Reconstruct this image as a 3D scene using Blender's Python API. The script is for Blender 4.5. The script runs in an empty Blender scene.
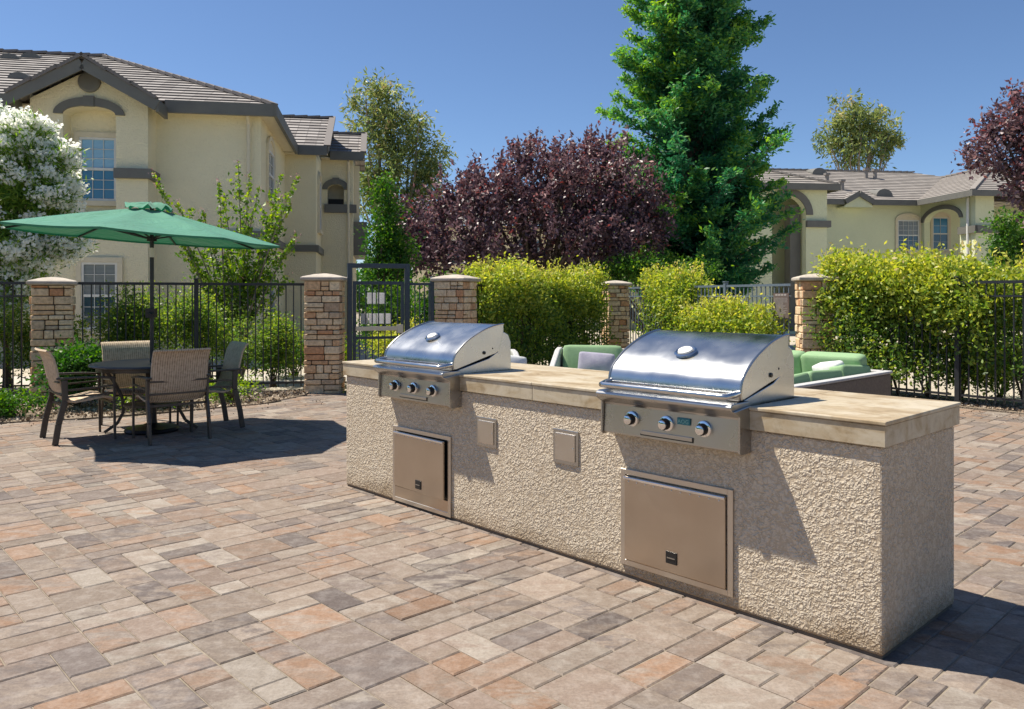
import bpy, bmesh, math, random
import numpy as np
from mathutils import Vector, Matrix
R = math.radians
random.seed(7)
scn = bpy.context.scene
COL = scn.collection
# ------------------------------------------------------------------ camera, sky, sun, exposure
EYE = 1.42; FPX = 794.0; CX = 512.0; HY = 297.0
cd = bpy.data.cameras.new('camera'); cam = bpy.data.objects.new('camera', cd); COL.objects.link(cam)
cam.location = (0, 0, EYE); cam.rotation_euler = (R(90), 0, 0)
cd.sensor_width = 36; cd.lens = FPX / 1024 * 36; cd.shift_y = -(354.5 - HY) / 1024
cd.clip_start = 0.05; cd.clip_end = 2000
scn.camera = cam
SUN_EL = 61.0; SX, SY = 0.932, -0.362          # travel direction of the light on the ground
w = bpy.data.worlds.new('World'); scn.world = w; w.use_nodes = True
nt = w.node_tree; bg = nt.nodes['Background']
sky = nt.nodes.new('ShaderNodeTexSky'); sky.sky_type = 'NISHITA'; sky.sun_disc = False
sky.sun_elevation = R(SUN_EL); sky.sun_rotation = math.atan2(-SX, -SY)
sky.altitude = 0; sky.air_density = 0.8; sky.dust_density = 0.25; sky.ozone_density = 6.5
nt.links.new(sky.outputs[0], bg.inputs[0]); bg.inputs[1].default_value = 0.088
sl = bpy.data.lights.new('sun', 'SUN'); sl.energy = 5.0; sl.angle = R(0.53); sl.color = (1.0, 0.93, 0.81)
so = bpy.data.objects.new('sun', sl); COL.objects.link(so); so.location = (-10, 5, 20)
ce, se = math.cos(R(SUN_EL)), math.sin(R(SUN_EL))
so.rotation_euler = Vector((SX * ce, SY * ce, -se)).to_track_quat('-Z', 'Y').to_euler()
scn.view_settings.view_transform = 'Standard'; scn.view_settings.look = 'None'
scn.view_settings.exposure = 0.60; scn.view_settings.gamma = 1.0; scn.view_settings.use_curve_mapping = False
scn.render.engine = 'CYCLES'
scn.cycles.max_bounces = 8; scn.cycles.transparent_max_bounces = 8
scn.render.resolution_x = 1024; scn.render.resolution_y = 709

# ------------------------------------------------------------------ material helpers
def newmat(name):
    m = bpy.data.materials.new(name); m.use_nodes = True
    t = m.node_tree
    return m, t, t.nodes['Principled BSDF']
def N(t, typ, **kw):
    n = t.nodes.new(typ)
    for k, v in kw.items():
        if k.startswith('i_'):
            key = k[2:]
            key = int(key) if key.isdigit() else key.replace('_', ' ')
            n.inputs[key].default_value = v
        else: setattr(n, k, v)
    return n
def L(t, a, b): t.links.new(a, b)
def c4(c): return (c[0], c[1], c[2], 1)
def ramp(t, fac, stops):
    r = t.nodes.new('ShaderNodeValToRGB')
    els = r.color_ramp.elements
    while len(els) < len(stops): els.new(0.5)
    for e, (p, c) in zip(els, stops):
        e.position = p; e.color = c4(c) if len(c) == 3 else c
    L(t, fac, r.inputs[0]); return r.outputs[0]
def objco(t):
    return N(t, 'ShaderNodeTexCoord').outputs['Object']
def simple(name, c1, c2=None, scale=8, rough=.6, metal=0, bump=0, bscale=40, detail=6, spec=.5, bdist=.01):
    m, t, b = newmat(name)
    b.inputs['Roughness'].default_value = rough; b.inputs['Metallic'].default_value = metal
    b.inputs['Specular IOR Level'].default_value = spec
    co = objco(t)
    if c2 is None: c2 = tuple(x * .8 for x in c1)
    n = N(t, 'ShaderNodeTexNoise', i_Scale=scale, i_Detail=detail, i_Roughness=.6); L(t, co, n.inputs['Vector'])
    L(t, ramp(t, n.outputs[0], [(.35, c1), (.68, c2)]), b.inputs['Base Color'])
    if bump:
        n2 = N(t, 'ShaderNodeTexNoise', i_Scale=bscale, i_Detail=4); L(t, co, n2.inputs['Vector'])
        bp = N(t, 'ShaderNodeBump', i_Strength=bump, i_Distance=bdist); L(t, n2.outputs[0], bp.inputs['Height'])
        L(t, bp.outputs[0], b.inputs['Normal'])
    return m
def stucco(name, c1, c2, scale=55, strength=.9, dist=.008, blot=1.2, pit_shade=.38):
    m, t, b = newmat(name); b.inputs['Roughness'].default_value = .9; b.inputs['Specular IOR Level'].default_value = .2
    co = objco(t)
    n = N(t, 'ShaderNodeTexNoise', i_Scale=blot, i_Detail=8, i_Roughness=.65); L(t, co, n.inputs['Vector'])
    base = ramp(t, n.outputs[0], [(.3, c1), (.7, c2)])
    n3 = N(t, 'ShaderNodeTexNoise', i_Scale=scale, i_Detail=2, i_Roughness=.6); L(t, co, n3.inputs['Vector'])
    pl = ramp(t, n3.outputs[0], [(.32, (0, 0, 0)), (.5, (.8, .8, .8)), (.68, (1, 1, 1))])
    mx = N(t, 'ShaderNodeMix', data_type='RGBA', blend_type='MULTIPLY'); mx.inputs[0].default_value = pit_shade
    L(t, base, mx.inputs[6]); L(t, ramp(t, n3.outputs[0], [(.32, (.50, .44, .37)), (.44, (1, 1, 1))]), mx.inputs[7])  # low spots multiplied darker, the shade in the plaster put into its colour
    L(t, mx.outputs[2], b.inputs['Base Color'])
    n4 = N(t, 'ShaderNodeTexNoise', i_Scale=scale * 3.2, i_Detail=3, i_Roughness=.6); L(t, co, n4.inputs['Vector'])
    ad = N(t, 'ShaderNodeMath', operation='MULTIPLY_ADD'); L(t, n4.outputs[0], ad.inputs[0]); ad.inputs[1].default_value = .9
    L(t, pl, ad.inputs[2])
    bp = N(t, 'ShaderNodeBump', i_Strength=strength, i_Distance=dist); L(t, ad.outputs[0], bp.inputs['Height'])
    L(t, bp.outputs[0], b.inputs['Normal'])
    return m
def steel(name, col=(.62, .6, .57), rough=.25, stretch=(1, 1, 60), bstr=.03, smudge=.06):
    m, t, b = newmat(name); b.inputs['Metallic'].default_value = 1.0
    co = objco(t); mp = N(t, 'ShaderNodeMapping'); mp.inputs['Scale'].default_value = stretch; L(t, co, mp.inputs[0])
    n = N(t, 'ShaderNodeTexNoise', i_Scale=14, i_Detail=4); L(t, mp.outputs[0], n.inputs['Vector'])
    n2 = N(t, 'ShaderNodeTexNoise', i_Scale=5, i_Detail=3, i_Roughness=.5); L(t, co, n2.inputs['Vector'])
    mr = N(t, 'ShaderNodeMapRange'); mr.inputs[1].default_value = .3; mr.inputs[2].default_value = .7
    mr.inputs[3].default_value = rough - smudge * .5; mr.inputs[4].default_value = rough + smudge
    L(t, n2.outputs[0], mr.inputs[0]); L(t, mr.outputs[0], b.inputs['Roughness'])
    L(t, ramp(t, n2.outputs[0], [(.3, tuple(x * .9 for x in col)), (.7, col)]), b.inputs['Base Color'])
    bp = N(t, 'ShaderNodeBump', i_Strength=bstr, i_Distance=.001); L(t, n.outputs[0], bp.inputs['Height'])
    L(t, bp.outputs[0], b.inputs['Normal'])
    return m
def leafmat(name, stops, trans=.35, rough=.45, tcol=None, spec=.35):
    m, t, b = newmat(name)
    at = N(t, 'ShaderNodeAttribute', attribute_name='rnd')
    col = ramp(t, at.outputs['Fac'], stops)
    L(t, col, b.inputs['Base Color']); b.inputs['Roughness'].default_value = rough
    b.inputs['Specular IOR Level'].default_value = spec
    tr = N(t, 'ShaderNodeBsdfTranslucent')
    hs = N(t, 'ShaderNodeHueSaturation', i_Saturation=1.15, i_Value=1.35); L(t, col, hs.inputs['Color']); L(t, hs.outputs[0], tr.inputs[0])
    ms = N(t, 'ShaderNodeMixShader'); ms.inputs[0].default_value = trans
    L(t, b.outputs[0], ms.inputs[1]); L(t, tr.outputs[0], ms.inputs[2])
    L(t, ms.outputs[0], t.nodes['Material Output'].inputs[0])
    return m
M = {}
# ------------------------------------------------------------------ object helpers
def meta(o, label=None, cat=None, group=None, kind=None):
    if label: o['label'] = label
    if cat: o['category'] = cat
    if group: o['group'] = group
    if kind: o['kind'] = kind
    return o
def empty(name, loc=(0, 0, 0), rz=0, **k):
    o = bpy.data.objects.new(name, None); COL.objects.link(o); o.location = loc; o.rotation_euler = (0, 0, rz)
    o.empty_display_size = .1
    return meta(o, **k)
class MB:
    def __init__(s): s.v = []; s.f = []; s.a = []; s.uv = None
    def add(s, vs, fs, a=0.0):
        n = len(s.v); s.v += [tuple(p) for p in vs]; s.f += [tuple(i + n for i in f) for f in fs]; s.a += [a] * len(fs)
        return s
    def box(s, x0, x1, y0, y1, z0, z1, a=0.0, M4=None):
        vs = [(x0, y0, z0), (x1, y0, z0), (x1, y1, z0), (x0, y1, z0), (x0, y0, z1), (x1, y0, z1), (x1, y1, z1), (x0, y1, z1)]
        if M4 is not None: vs = [tuple(M4 @ Vector(p)) for p in vs]
        return s.add(vs, [(0, 3, 2, 1), (4, 5, 6, 7), (0, 1, 5, 4), (1, 2, 6, 5), (2, 3, 7, 6), (3, 0, 4, 7)], a)
    def prism(s, poly, x0, x1, a=0.0):
        """closed (y,z) polygon extruded along x"""
        n = len(poly); vs = [(x0, p[0], p[1]) for p in poly] + [(x1, p[0], p[1]) for p in poly]
        fs = [tuple(range(n)), tuple(range(2 * n - 1, n - 1, -1))] + [(i, i + n, (i + 1) % n + n, (i + 1) % n) for i in range(n)]
        return s.add(vs, fs, a)
    def bar(s, p, q, wd, ht, up=(0, 0, 1), a=0.0):
        p = Vector(p); q = Vector(q); d = (q - p).normalized(); u = Vector(up)
        sd = d.cross(u)
        if sd.length < 1e-4: sd = d.cross(Vector((1, 0, 0)))
        sd.normalize(); u = sd.cross(d).normalized(); sd *= wd / 2; u *= ht / 2
        vs = [p - sd - u, p + sd - u, p + sd + u, p - sd + u, q - sd - u, q + sd - u, q + sd + u, q - sd + u]
        return s.add(vs, [(0, 1, 2, 3), (7, 6, 5, 4), (0, 4, 5, 1), (1, 5, 6, 2), (2, 6, 7, 3), (3, 7, 4, 0)], a)
    def tube(s, pts, rad, n=8, a=0.0, cap=True):
        pts = [Vector(p) for p in pts]; rad = rad if hasattr(rad, '__len__') else [rad] * len(pts)
        vs = []; fs = []; prev = None
        for i, p in enumerate(pts):
            d = (pts[min(i + 1, len(pts) - 1)] - pts[max(i - 1, 0)]).normalized()
            if prev is None:
                x = d.cross(Vector((0, 0, 1)))
                if x.length < 1e-3: x = d.cross(Vector((1, 0, 0)))
            else: x = prev - d * prev.dot(d)
            x.normalize(); prev = x; y = d.cross(x)
            for k in range(n):
                t = 2 * math.pi * k / n; vs.append(p + (x * math.cos(t) + y * math.sin(t)) * rad[i])
        for i in range(len(pts) - 1):
            for k in range(n):
                k2 = (k + 1) % n; fs.append((i * n + k, i * n + k2, (i + 1) * n + k2, (i + 1) * n + k))
        if cap: fs += [tuple(range(n - 1, -1, -1)), tuple(range((len(pts) - 1) * n, len(pts) * n))]
        return s.add(vs, fs, a)
    def lathe(s, prof, c=(0, 0, 0), n=24, a=0.0, M4=None):
        vs = []; fs = []; m = len(prof)
        for k in range(n):
            t = 2 * math.pi * k / n
            for r, z in prof:
                p = Vector((c[0] + r * math.cos(t), c[1] + r * math.sin(t), c[2] + z))
                vs.append(M4 @ p if M4 is not None else p)
        for k in range(n):
            for j in range(m - 1):
                fs.append((k * m + j, ((k + 1) % n) * m + j, ((k + 1) % n) * m + j + 1, k * m + j + 1))
        fs.append(tuple(k * m for k in range(n - 1, -1, -1))); fs.append(tuple(k * m + m - 1 for k in range(n)))
        return s.add(vs, fs, a)
    def build(s, name, mat, parent=None, bevel=0, smooth=False, segs=2, recalc=True, ang=35):
        me = bpy.data.meshes.new(name); me.from_pydata(s.v, [], s.f)
        if any(s.a):
            at = me.attributes.new('rnd', 'FLOAT', 'FACE'); at.data.foreach_set('value', s.a)
        if s.uv:
            ul = me.uv_layers.new(name='UVMap'); ul.data.foreach_set('uv', [c for p in s.uv for c in p])
        if recalc:
            bm = bmesh.new(); bm.from_mesh(me); bmesh.ops.recalc_face_normals(bm, faces=bm.faces); bm.to_mesh(me); bm.free()
        me.materials.append(mat)
        o = bpy.data.objects.new(name, me); COL.objects.link(o); o.parent = parent
        if smooth:
            me.shade_smooth() if hasattr(me, 'shade_smooth') else None
            me.set_sharp_from_angle(angle=R(ang))
        if bevel:
            md = o.modifiers.new('bevel', 'BEVEL'); md.width = bevel; md.segments = segs; md.limit_method = 'ANGLE'; md.angle_limit = R(40)
            md.harden_normals = False
        return o
def build_parts(mb, name, mat, parent, gap=.02, **k):
    """one object per connected run of pieces"""
    par = list(range(len(mb.v)))
    def find(i):
        while par[i] != i: par[i] = par[par[i]]; i = par[i]
        return i
    for f in mb.f:
        for i in f[1:]: par[find(i)] = find(f[0])
    comp = {}
    for i in range(len(mb.v)): comp.setdefault(find(i), []).append(i)
    keys = list(comp); bb = {c: ([min(mb.v[i][a] for i in comp[c]) - gap for a in range(3)], [max(mb.v[i][a] for i in comp[c]) + gap for a in range(3)]) for c in keys}
    cl = {c: c for c in keys}
    def fc(c):
        while cl[c] != c: c = cl[c]
        return c
    for x in range(len(keys)):
        for y in range(x):
            A, B = bb[keys[x]], bb[keys[y]]
            if all(A[0][a] < B[1][a] and B[0][a] < A[1][a] for a in range(3)): cl[fc(keys[x])] = fc(keys[y])
    groups = {}
    for f in mb.f: groups.setdefault(fc(find(f[0])), []).append(f)
    for fs in groups.values():
        m = MB(); idx = sorted({i for f in fs for i in f}); mp = {o_: n_ for n_, o_ in enumerate(idx)}
        m.v = [mb.v[i] for i in idx]; m.f = [tuple(mp[i] for i in f) for f in fs]; m.a = [0] * len(fs); m.build(name, mat, parent, **k)
def copy_tree(o, parent=None):
    c = o.copy(); COL.objects.link(c); c.parent = parent
    for ch in list(o.children): copy_tree(ch, c)
    return c
def at(px, d, z=0.0): return Vector(((px - CX) / FPX * d, d, z))
def zz(py, d): return EYE + (HY - py) / FPX * d

def pip(x, y, poly):
    c = False; j = len(poly) - 1
    for i in range(len(poly)):
        xi, yi = poly[i]; xj, yj = poly[j]
        if (yi > y) != (yj > y) and x < (xj - xi) * (y - yi) / (yj - yi) + xi: c = not c
        j = i
    return c

# ------------------------------------------------------------------ leaves
rng = np.random.default_rng(11)
def leaves(name, P, size, mat, parent, aspect=.5, dirs=None, rnd=None, flat=.0, spread=1.0):
    n = len(P); size = np.broadcast_to(size, (n,)).astype(float)
    d = rng.normal(size=(n, 3))
    if dirs is not None: d = d * spread + dirs
    d /= np.linalg.norm(d, axis=1)[:, None] + 1e-9
    q = rng.normal(size=(n, 3)); q[:, 2] *= (1 - flat)
    wv = np.cross(d, rng.normal(size=(n, 3)) * (1 - flat) + np.array([0, 0, 1.]) * flat * 2); wv /= np.linalg.norm(wv, axis=1)[:, None] + 1e-9
    s = size[:, None]
    V = np.empty((n, 4, 3)); V[:, 0] = P - d * s * .5; V[:, 1] = P + wv * s * aspect * .5 - d * s * .05; V[:, 2] = P + d * s * .5; V[:, 3] = P - wv * s * aspect * .5 - d * s * .05
    me = bpy.data.meshes.new(name); me.vertices.add(4 * n); me.vertices.foreach_set('co', V.reshape(-1))
    me.loops.add(4 * n); me.loops.foreach_set('vertex_index', np.arange(4 * n, dtype=np.int32))
    me.polygons.add(n); me.polygons.foreach_set('loop_start', np.arange(0, 4 * n, 4, dtype=np.int32))
    try: me.polygons.foreach_set('loop_total', np.full(n, 4, dtype=np.int32))
    except Exception: pass
    me.update(); me.validate()
    if rnd is None: rnd = rng.random(n)
    a = me.attributes.new('rnd', 'FLOAT', 'FACE'); a.data.foreach_set('value', np.clip(rnd, 0, 1).astype(np.float32))
    me.materials.append(mat)
    o = bpy.data.objects.new(name, me); COL.objects.link(o); o.parent = parent
    return o
def clumps(blobs, nsub, per, rs, shell=.55, zsq=.8):
    """blobs (x,y,z,rx,ry,rz) -> leaf points, outward dirs, sub-clump centres, per-leaf clump tone"""
    B = np.array(blobs, float); vol = (B[:, 3] * B[:, 4] * B[:, 5]) ** .75; pr = vol / vol.sum()
    idx = rng.choice(len(B), size=nsub, p=pr)
    d = rng.normal(size=(nsub, 3)); d /= np.linalg.norm(d, axis=1)[:, None]
    r = shell + (1 - shell) * rng.random(nsub); r = np.where(rng.random(nsub) < .2, rng.random(nsub) * shell, r)
    C = B[idx, :3] + d * r[:, None] * B[idx, 3:]
    rr = rs * (.6 + .8 * rng.random(nsub))
    k = np.repeat(np.arange(nsub), per)
    g = rng.normal(size=(nsub * per, 3)) * .5; g[:, 2] *= zsq
    P = C[k] + g * rr[k][:, None]
    dirs = d[k] * .6 + g * .8
    tone = rng.random(nsub)[k]
    return P, dirs, C, tone
def trunk_tubes(mb, base, targets, r0, fork=.35, jitter=.15, rtip=.012, trunk_top=None):
    base = Vector(base); T = [Vector(t) for t in targets]
    top = Vector(trunk_top) if trunk_top else base + (sum(T, Vector()) / len(T) - base) * fork
    pts = [base.lerp(top, i / 5) + Vector((random.uniform(-1, 1), random.uniform(-1, 1), 0)) * jitter * r0 * 2 * (0 if i == 0 else 1) for i in range(6)]
    mb.tube(pts, [r0 * (1.25 if i == 0 else 1 - .09 * i) for i in range(6)], 10)
    for t in T:
        s = pts[random.choice([3, 4, 5, 5])]; L0 = (t - s).length
        n = 6; q = []
        for i in range(n + 1):
            f = i / n; p = s.lerp(t, f); p.z += math.sin(f * math.pi) * L0 * .06
            if 0 < i < n: p += Vector([random.uniform(-1, 1) for _ in range(3)]) * jitter * L0 * .15
            q.append(p)
        rb = r0 * random.uniform(.3, .5)
        mb.tube(q, [rb * (1 - i / n) + rtip for i in range(n + 1)], 6, cap=False)

# ------------------------------------------------------------------ materials
M['steel'] = steel('brushed_steel', (.48, .47, .45), .27)
def dirt_and_pit_shade():
    m = M['island']; t = m.node_tree; b = t.nodes['Principled BSDF']; src = b.inputs['Base Color'].links[0].from_socket
    co = objco(t)
    # thrown-on crumbs: noise-warped cells of two sizes plus fine grit, in patches of rough and trowelled-flat plaster
    w1 = N(t, 'ShaderNodeTexNoise', i_Scale=30, i_Detail=3); L(t, co, w1.inputs[0])
    wm = N(t, 'ShaderNodeVectorMath', operation='MULTIPLY_ADD'); L(t, w1.outputs[1], wm.inputs[0]); wm.inputs[1].default_value = (.03, .03, .03); L(t, co, wm.inputs[2])
    v1 = N(t, 'ShaderNodeTexVoronoi', i_Scale=92, feature='F1'); L(t, wm.outputs[0], v1.inputs['Vector'])
    v2 = N(t, 'ShaderNodeTexVoronoi', i_Scale=44, feature='F1'); L(t, wm.outputs[0], v2.inputs['Vector'])
    g1 = N(t, 'ShaderNodeTexNoise', i_Scale=190, i_Detail=3, i_Roughness=.7); L(t, co, g1.inputs[0])
    h1 = ramp(t, v1.outputs[0], [(.15, (1, 1, 1)), (.62, (0, 0, 0))]); h2 = ramp(t, v2.outputs[0], [(.2, (1, 1, 1)), (.65, (0, 0, 0))])
    pn = N(t, 'ShaderNodeTexNoise', i_Scale=9, i_Detail=4, i_Roughness=.6); L(t, co, pn.inputs[0]); pf = ramp(t, pn.outputs[0], [(.38, (.35, .35, .35)), (.56, (1, 1, 1))])
    a1 = N(t, 'ShaderNodeMath', operation='MULTIPLY_ADD'); L(t, h2, a1.inputs[0]); a1.inputs[1].default_value = .8; L(t, h1, a1.inputs[2])
    a2 = N(t, 'ShaderNodeMath', operation='MULTIPLY'); L(t, a1.outputs[0], a2.inputs[0]); L(t, pf, a2.inputs[1])
    a3 = N(t, 'ShaderNodeMath', operation='MULTIPLY_ADD'); L(t, g1.outputs[0], a3.inputs[0]); a3.inputs[1].default_value = .5; L(t, a2.outputs[0], a3.inputs[2])
    bpn = b.inputs['Normal'].links[0].from_node; L(t, a3.outputs[0], bpn.inputs['Height']); bpn.inputs['Distance'].default_value = .0052
    pit_shade = ramp(t, a2.outputs[0], [(.10, (.62, .55, .46)), (.45, (1, 1, 1))])  # hollows between crumbs darkened in colour, standing in for their shade
    m0 = N(t, 'ShaderNodeMix', data_type='RGBA', blend_type='MULTIPLY'); m0.inputs[0].default_value = .55; base0 = src.node.inputs[6].links[0].from_socket; L(t, base0, m0.inputs[6]); L(t, pit_shade, m0.inputs[7]); src = m0.outputs[2]
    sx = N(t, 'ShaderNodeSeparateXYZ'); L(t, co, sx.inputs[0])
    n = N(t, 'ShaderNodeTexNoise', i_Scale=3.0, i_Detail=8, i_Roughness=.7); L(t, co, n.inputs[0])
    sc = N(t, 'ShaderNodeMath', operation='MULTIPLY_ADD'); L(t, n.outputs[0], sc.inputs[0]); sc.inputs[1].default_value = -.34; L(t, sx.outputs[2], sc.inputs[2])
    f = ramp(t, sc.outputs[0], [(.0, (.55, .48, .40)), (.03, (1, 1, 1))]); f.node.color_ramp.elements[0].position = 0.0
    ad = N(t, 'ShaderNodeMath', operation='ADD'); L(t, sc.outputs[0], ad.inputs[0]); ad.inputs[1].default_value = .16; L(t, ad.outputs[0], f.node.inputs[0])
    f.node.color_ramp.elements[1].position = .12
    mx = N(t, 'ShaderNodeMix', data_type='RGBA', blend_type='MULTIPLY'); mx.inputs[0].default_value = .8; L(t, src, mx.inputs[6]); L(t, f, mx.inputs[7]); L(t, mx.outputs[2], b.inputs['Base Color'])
M['hood'] = steel('hood_steel', (.54, .55, .555), .25, (60, 1, 1), .07, .09)
M['steel_door'] = steel('steel_door', (.54, .46, .38), .30, (1, 1, 70), .09, .05)
M['door_frame'] = steel('door_frame_steel', (.62, .57, .51), .33, (1, 1, 70), .03, .05)
M['chrome'] = steel('chrome', (.8, .8, .8), .07, (1, 1, 1), 0, .02)
M['bar'] = steel('polished_bar', (.60, .60, .60), .2, (1, 1, 1), 0, .05)
M['black'] = simple('black_plastic', (.012, .012, .013), rough=.4)
M['iron'] = simple('iron_paint', (.018, .02, .024), (.03, .032, .037), rough=.38, scale=20)
M['iron_pale'] = simple('pale_blue_railing', (.12, .155, .20), (.15, .19, .235), rough=.4, scale=20)
M['iron_blue'] = simple('gate_paint', (.03, .045, .065), (.045, .06, .08), rough=.38, scale=20)
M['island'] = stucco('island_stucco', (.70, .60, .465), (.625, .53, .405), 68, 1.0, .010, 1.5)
dirt_and_pit_shade()
M['wall'] = stucco('house_stucco', (.86, .78, .55), (.79, .71, .495), 24, .5, .02, .6, .07)
M['wall_green'] = stucco('sage_stucco', (.74, .76, .52), (.66, .68, .46), 18, .4, .02, .6, .05)
M['trim'] = simple('grey_trim', (.135, .13, .115), (.16, .155, .135), rough=.6, scale=3)
M['trim_light'] = simple('cream_trim', (.72, .64, .47), (.66, .58, .42), rough=.7)
M['white'] = simple('white_frame', (.75, .74, .7), (.68, .67, .63), rough=.5)
M['dark'] = simple('dark_interior', (.02, .02, .022), rough=.9)
M['cap'] = simple('concrete_cap', (.52, .46, .38), (.38, .33, .28), 9, .85, bump=.5, bscale=60)
M['mortar'] = simple('mortar', (.17, .135, .10), (.13, .10, .075), 20, .95)
M['bark'] = simple('bark', (.12, .085, .06), (.07, .05, .035), 14, .9, bump=.8, bscale=30, bdist=.02)
M['bark_pale'] = simple('pale_bark', (.32, .26, .2), (.2, .15, .11), 9, .85, bump=.5, bscale=25)
M['cushion'] = simple('green_cushion', (.27, .42, .22), (.24, .38, .195), 30, .9, bump=.3, bscale=300, bdist=.002)
M['pillow'] = simple('lilac_pillow', (.42, .40, .47), (.33, .31, .40), 12, .9, bump=.5, bscale=60, bdist=.004)
M['pillow_white'] = simple('white_pillow', (.72, .72, .7), (.62, .62, .62), 12, .9)
M['red_metal'] = simple('brown_metal', (.075, .06, .048), (.06, .048, .04), 15, .4)
M['table_top'] = simple('table_top', (.05, .06, .075), (.04, .047, .06), 20, .35)
def m_glass(name, c=(.03, .07, .11), rough=.05):
    m, t, b = newmat(name); b.inputs['Base Color'].default_value = c4(c); b.inputs['Roughness'].default_value = rough
    b.inputs['Specular IOR Level'].default_value = .9
    return m
M['glass'] = m_glass('window_glass'); M['glass_blue'] = m_glass('window_glass_blue', (.03, .17, .30), .12)
def m_blind(name, c1, c2, sc=22):
    m, t, b = newmat(name); b.inputs['Roughness'].default_value = .25; b.inputs['Specular IOR Level'].default_value = .8
    wv = N(t, 'ShaderNodeTexWave', wave_type='BANDS', bands_direction='Z', i_Scale=sc / 2, i_Distortion=.3); L(t, objco(t), wv.inputs[0])
    L(t, ramp(t, wv.outputs[1], [(.3, c1), (.7, c2)]), b.inputs['Base Color']); return m
M['blind_blue'] = m_blind('blinds_behind_blue_glass', (.20, .42, .60), (.34, .58, .76))
M['blind_grey'] = m_blind('blinds_behind_glass', (.10, .12, .13), (.28, .30, .30))
def m_trav():
    m, t, b = newmat('travertine'); b.inputs['Roughness'].default_value = .42
    co = objco(t); mp = N(t, 'ShaderNodeMapping'); mp.inputs['Scale'].default_value = (1, 2.2, 3.0); L(t, co, mp.inputs[0])
    n = N(t, 'ShaderNodeTexNoise', i_Scale=3.2, i_Detail=10, i_Roughness=.62, i_Distortion=.9); L(t, mp.outputs[0], n.inputs['Vector'])
    n2 = N(t, 'ShaderNodeTexNoise', i_Scale=26, i_Detail=6, i_Roughness=.7); L(t, co, n2.inputs['Vector'])
    a = ramp(t, n.outputs[0], [(.28, (.27, .185, .095)), (.42, (.43, .33, .20)), (.55, (.53, .45, .32)), (.75, (.60, .53, .41))])
    mx = N(t, 'ShaderNodeMix', data_type='RGBA', blend_type='MULTIPLY'); mx.inputs[0].default_value = .5
    L(t, a, mx.inputs[6]); L(t, ramp(t, n2.outputs[0], [(.32, (.6, .55, .48)), (.5, (1, 1, 1))]), mx.inputs[7])
    L(t, mx.outputs[2], b.inputs['Base Color'])
    bp = N(t, 'ShaderNodeBump', i_Strength=.25, i_Distance=.003); L(t, n2.outputs[0], bp.inputs['Height']); L(t, bp.outputs[0], b.inputs['Normal'])
    return m
M['trav'] = m_trav()
def m_wicker(name, c1, c2, s=130):
    m, t, b = newmat(name); b.inputs['Roughness'].default_value = .6
    co = objco(t)
    w1 = N(t, 'ShaderNodeTexWave', wave_type='BANDS', bands_direction='Z', i_Scale=s / 4, i_Distortion=.5, i_Detail=1); L(t, co, w1.inputs[0])
    w2 = N(t, 'ShaderNodeTexWave', wave_type='BANDS', bands_direction='X', i_Scale=s / 9, i_Distortion=.5, i_Detail=1); L(t, co, w2.inputs[0])
    ml = N(t, 'ShaderNodeMath', operation='MULTIPLY'); L(t, w1.outputs[1], ml.inputs[0]); L(t, w2.outputs[1], ml.inputs[1])
    n = N(t, 'ShaderNodeTexNoise', i_Scale=35, i_Detail=4); L(t, co, n.inputs[0])
    ad = N(t, 'ShaderNodeMath', operation='ADD'); L(t, ml.outputs[0], ad.inputs[0]); L(t, n.outputs[0], ad.inputs[1])
    L(t, ramp(t, ad.outputs[0], [(.35, c1), (1.0, c2)]), b.inputs['Base Color'])
    bp = N(t, 'ShaderNodeBump', i_Strength=.7, i_Distance=.004); L(t, ml.outputs[0], bp.inputs['Height']); L(t, bp.outputs[0], b.inputs['Normal'])
    return m
M['wicker'] = m_wicker('chair_weave', (.32, .22, .135), (.74, .58, .41))
M['wicker_brown'] = m_wicker('sofa_weave', (.10, .075, .06), (.22, .18, .15), 160)
M['wicker_pale'] = m_wicker('sofa_weave_pale', (.38, .37, .36), (.6, .59, .58), 160)
def m_fabric():
    m, t, b = newmat('green_canvas'); b.inputs['Roughness'].default_value = .8
    co = objco(t); n = N(t, 'ShaderNodeTexNoise', i_Scale=2.5, i_Detail=6); L(t, co, n.inputs[0])
    col = ramp(t, n.outputs[0], [(.3, (.035, .22, .125)), (.7, (.05, .27, .155))])
    wn = N(t, 'ShaderNodeTexNoise', i_Scale=3.5, i_Detail=3, i_Distortion=1.6); L(t, co, wn.inputs[0]); bp = N(t, 'ShaderNodeBump', i_Strength=.5, i_Distance=.06); L(t, wn.outputs[0], bp.inputs['Height']); L(t, bp.outputs[0], b.inputs['Normal'])
    L(t, col, b.inputs['Base Color']); b.inputs['Sheen Weight'].default_value = .35; b.inputs['Sheen Roughness'].default_value = .4
    tr = N(t, 'ShaderNodeBsdfTranslucent'); tr.inputs[0].default_value = (.005, .20, .10, 1)
    ms = N(t, 'ShaderNodeMixShader'); ms.inputs[0].default_value = .14
    L(t, b.outputs[0], ms.inputs[1]); L(t, tr.outputs[0], ms.inputs[2]); L(t, ms.outputs[0], t.nodes['Material Output'].inputs[0])
    return m
M['canvas'] = m_fabric()
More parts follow.
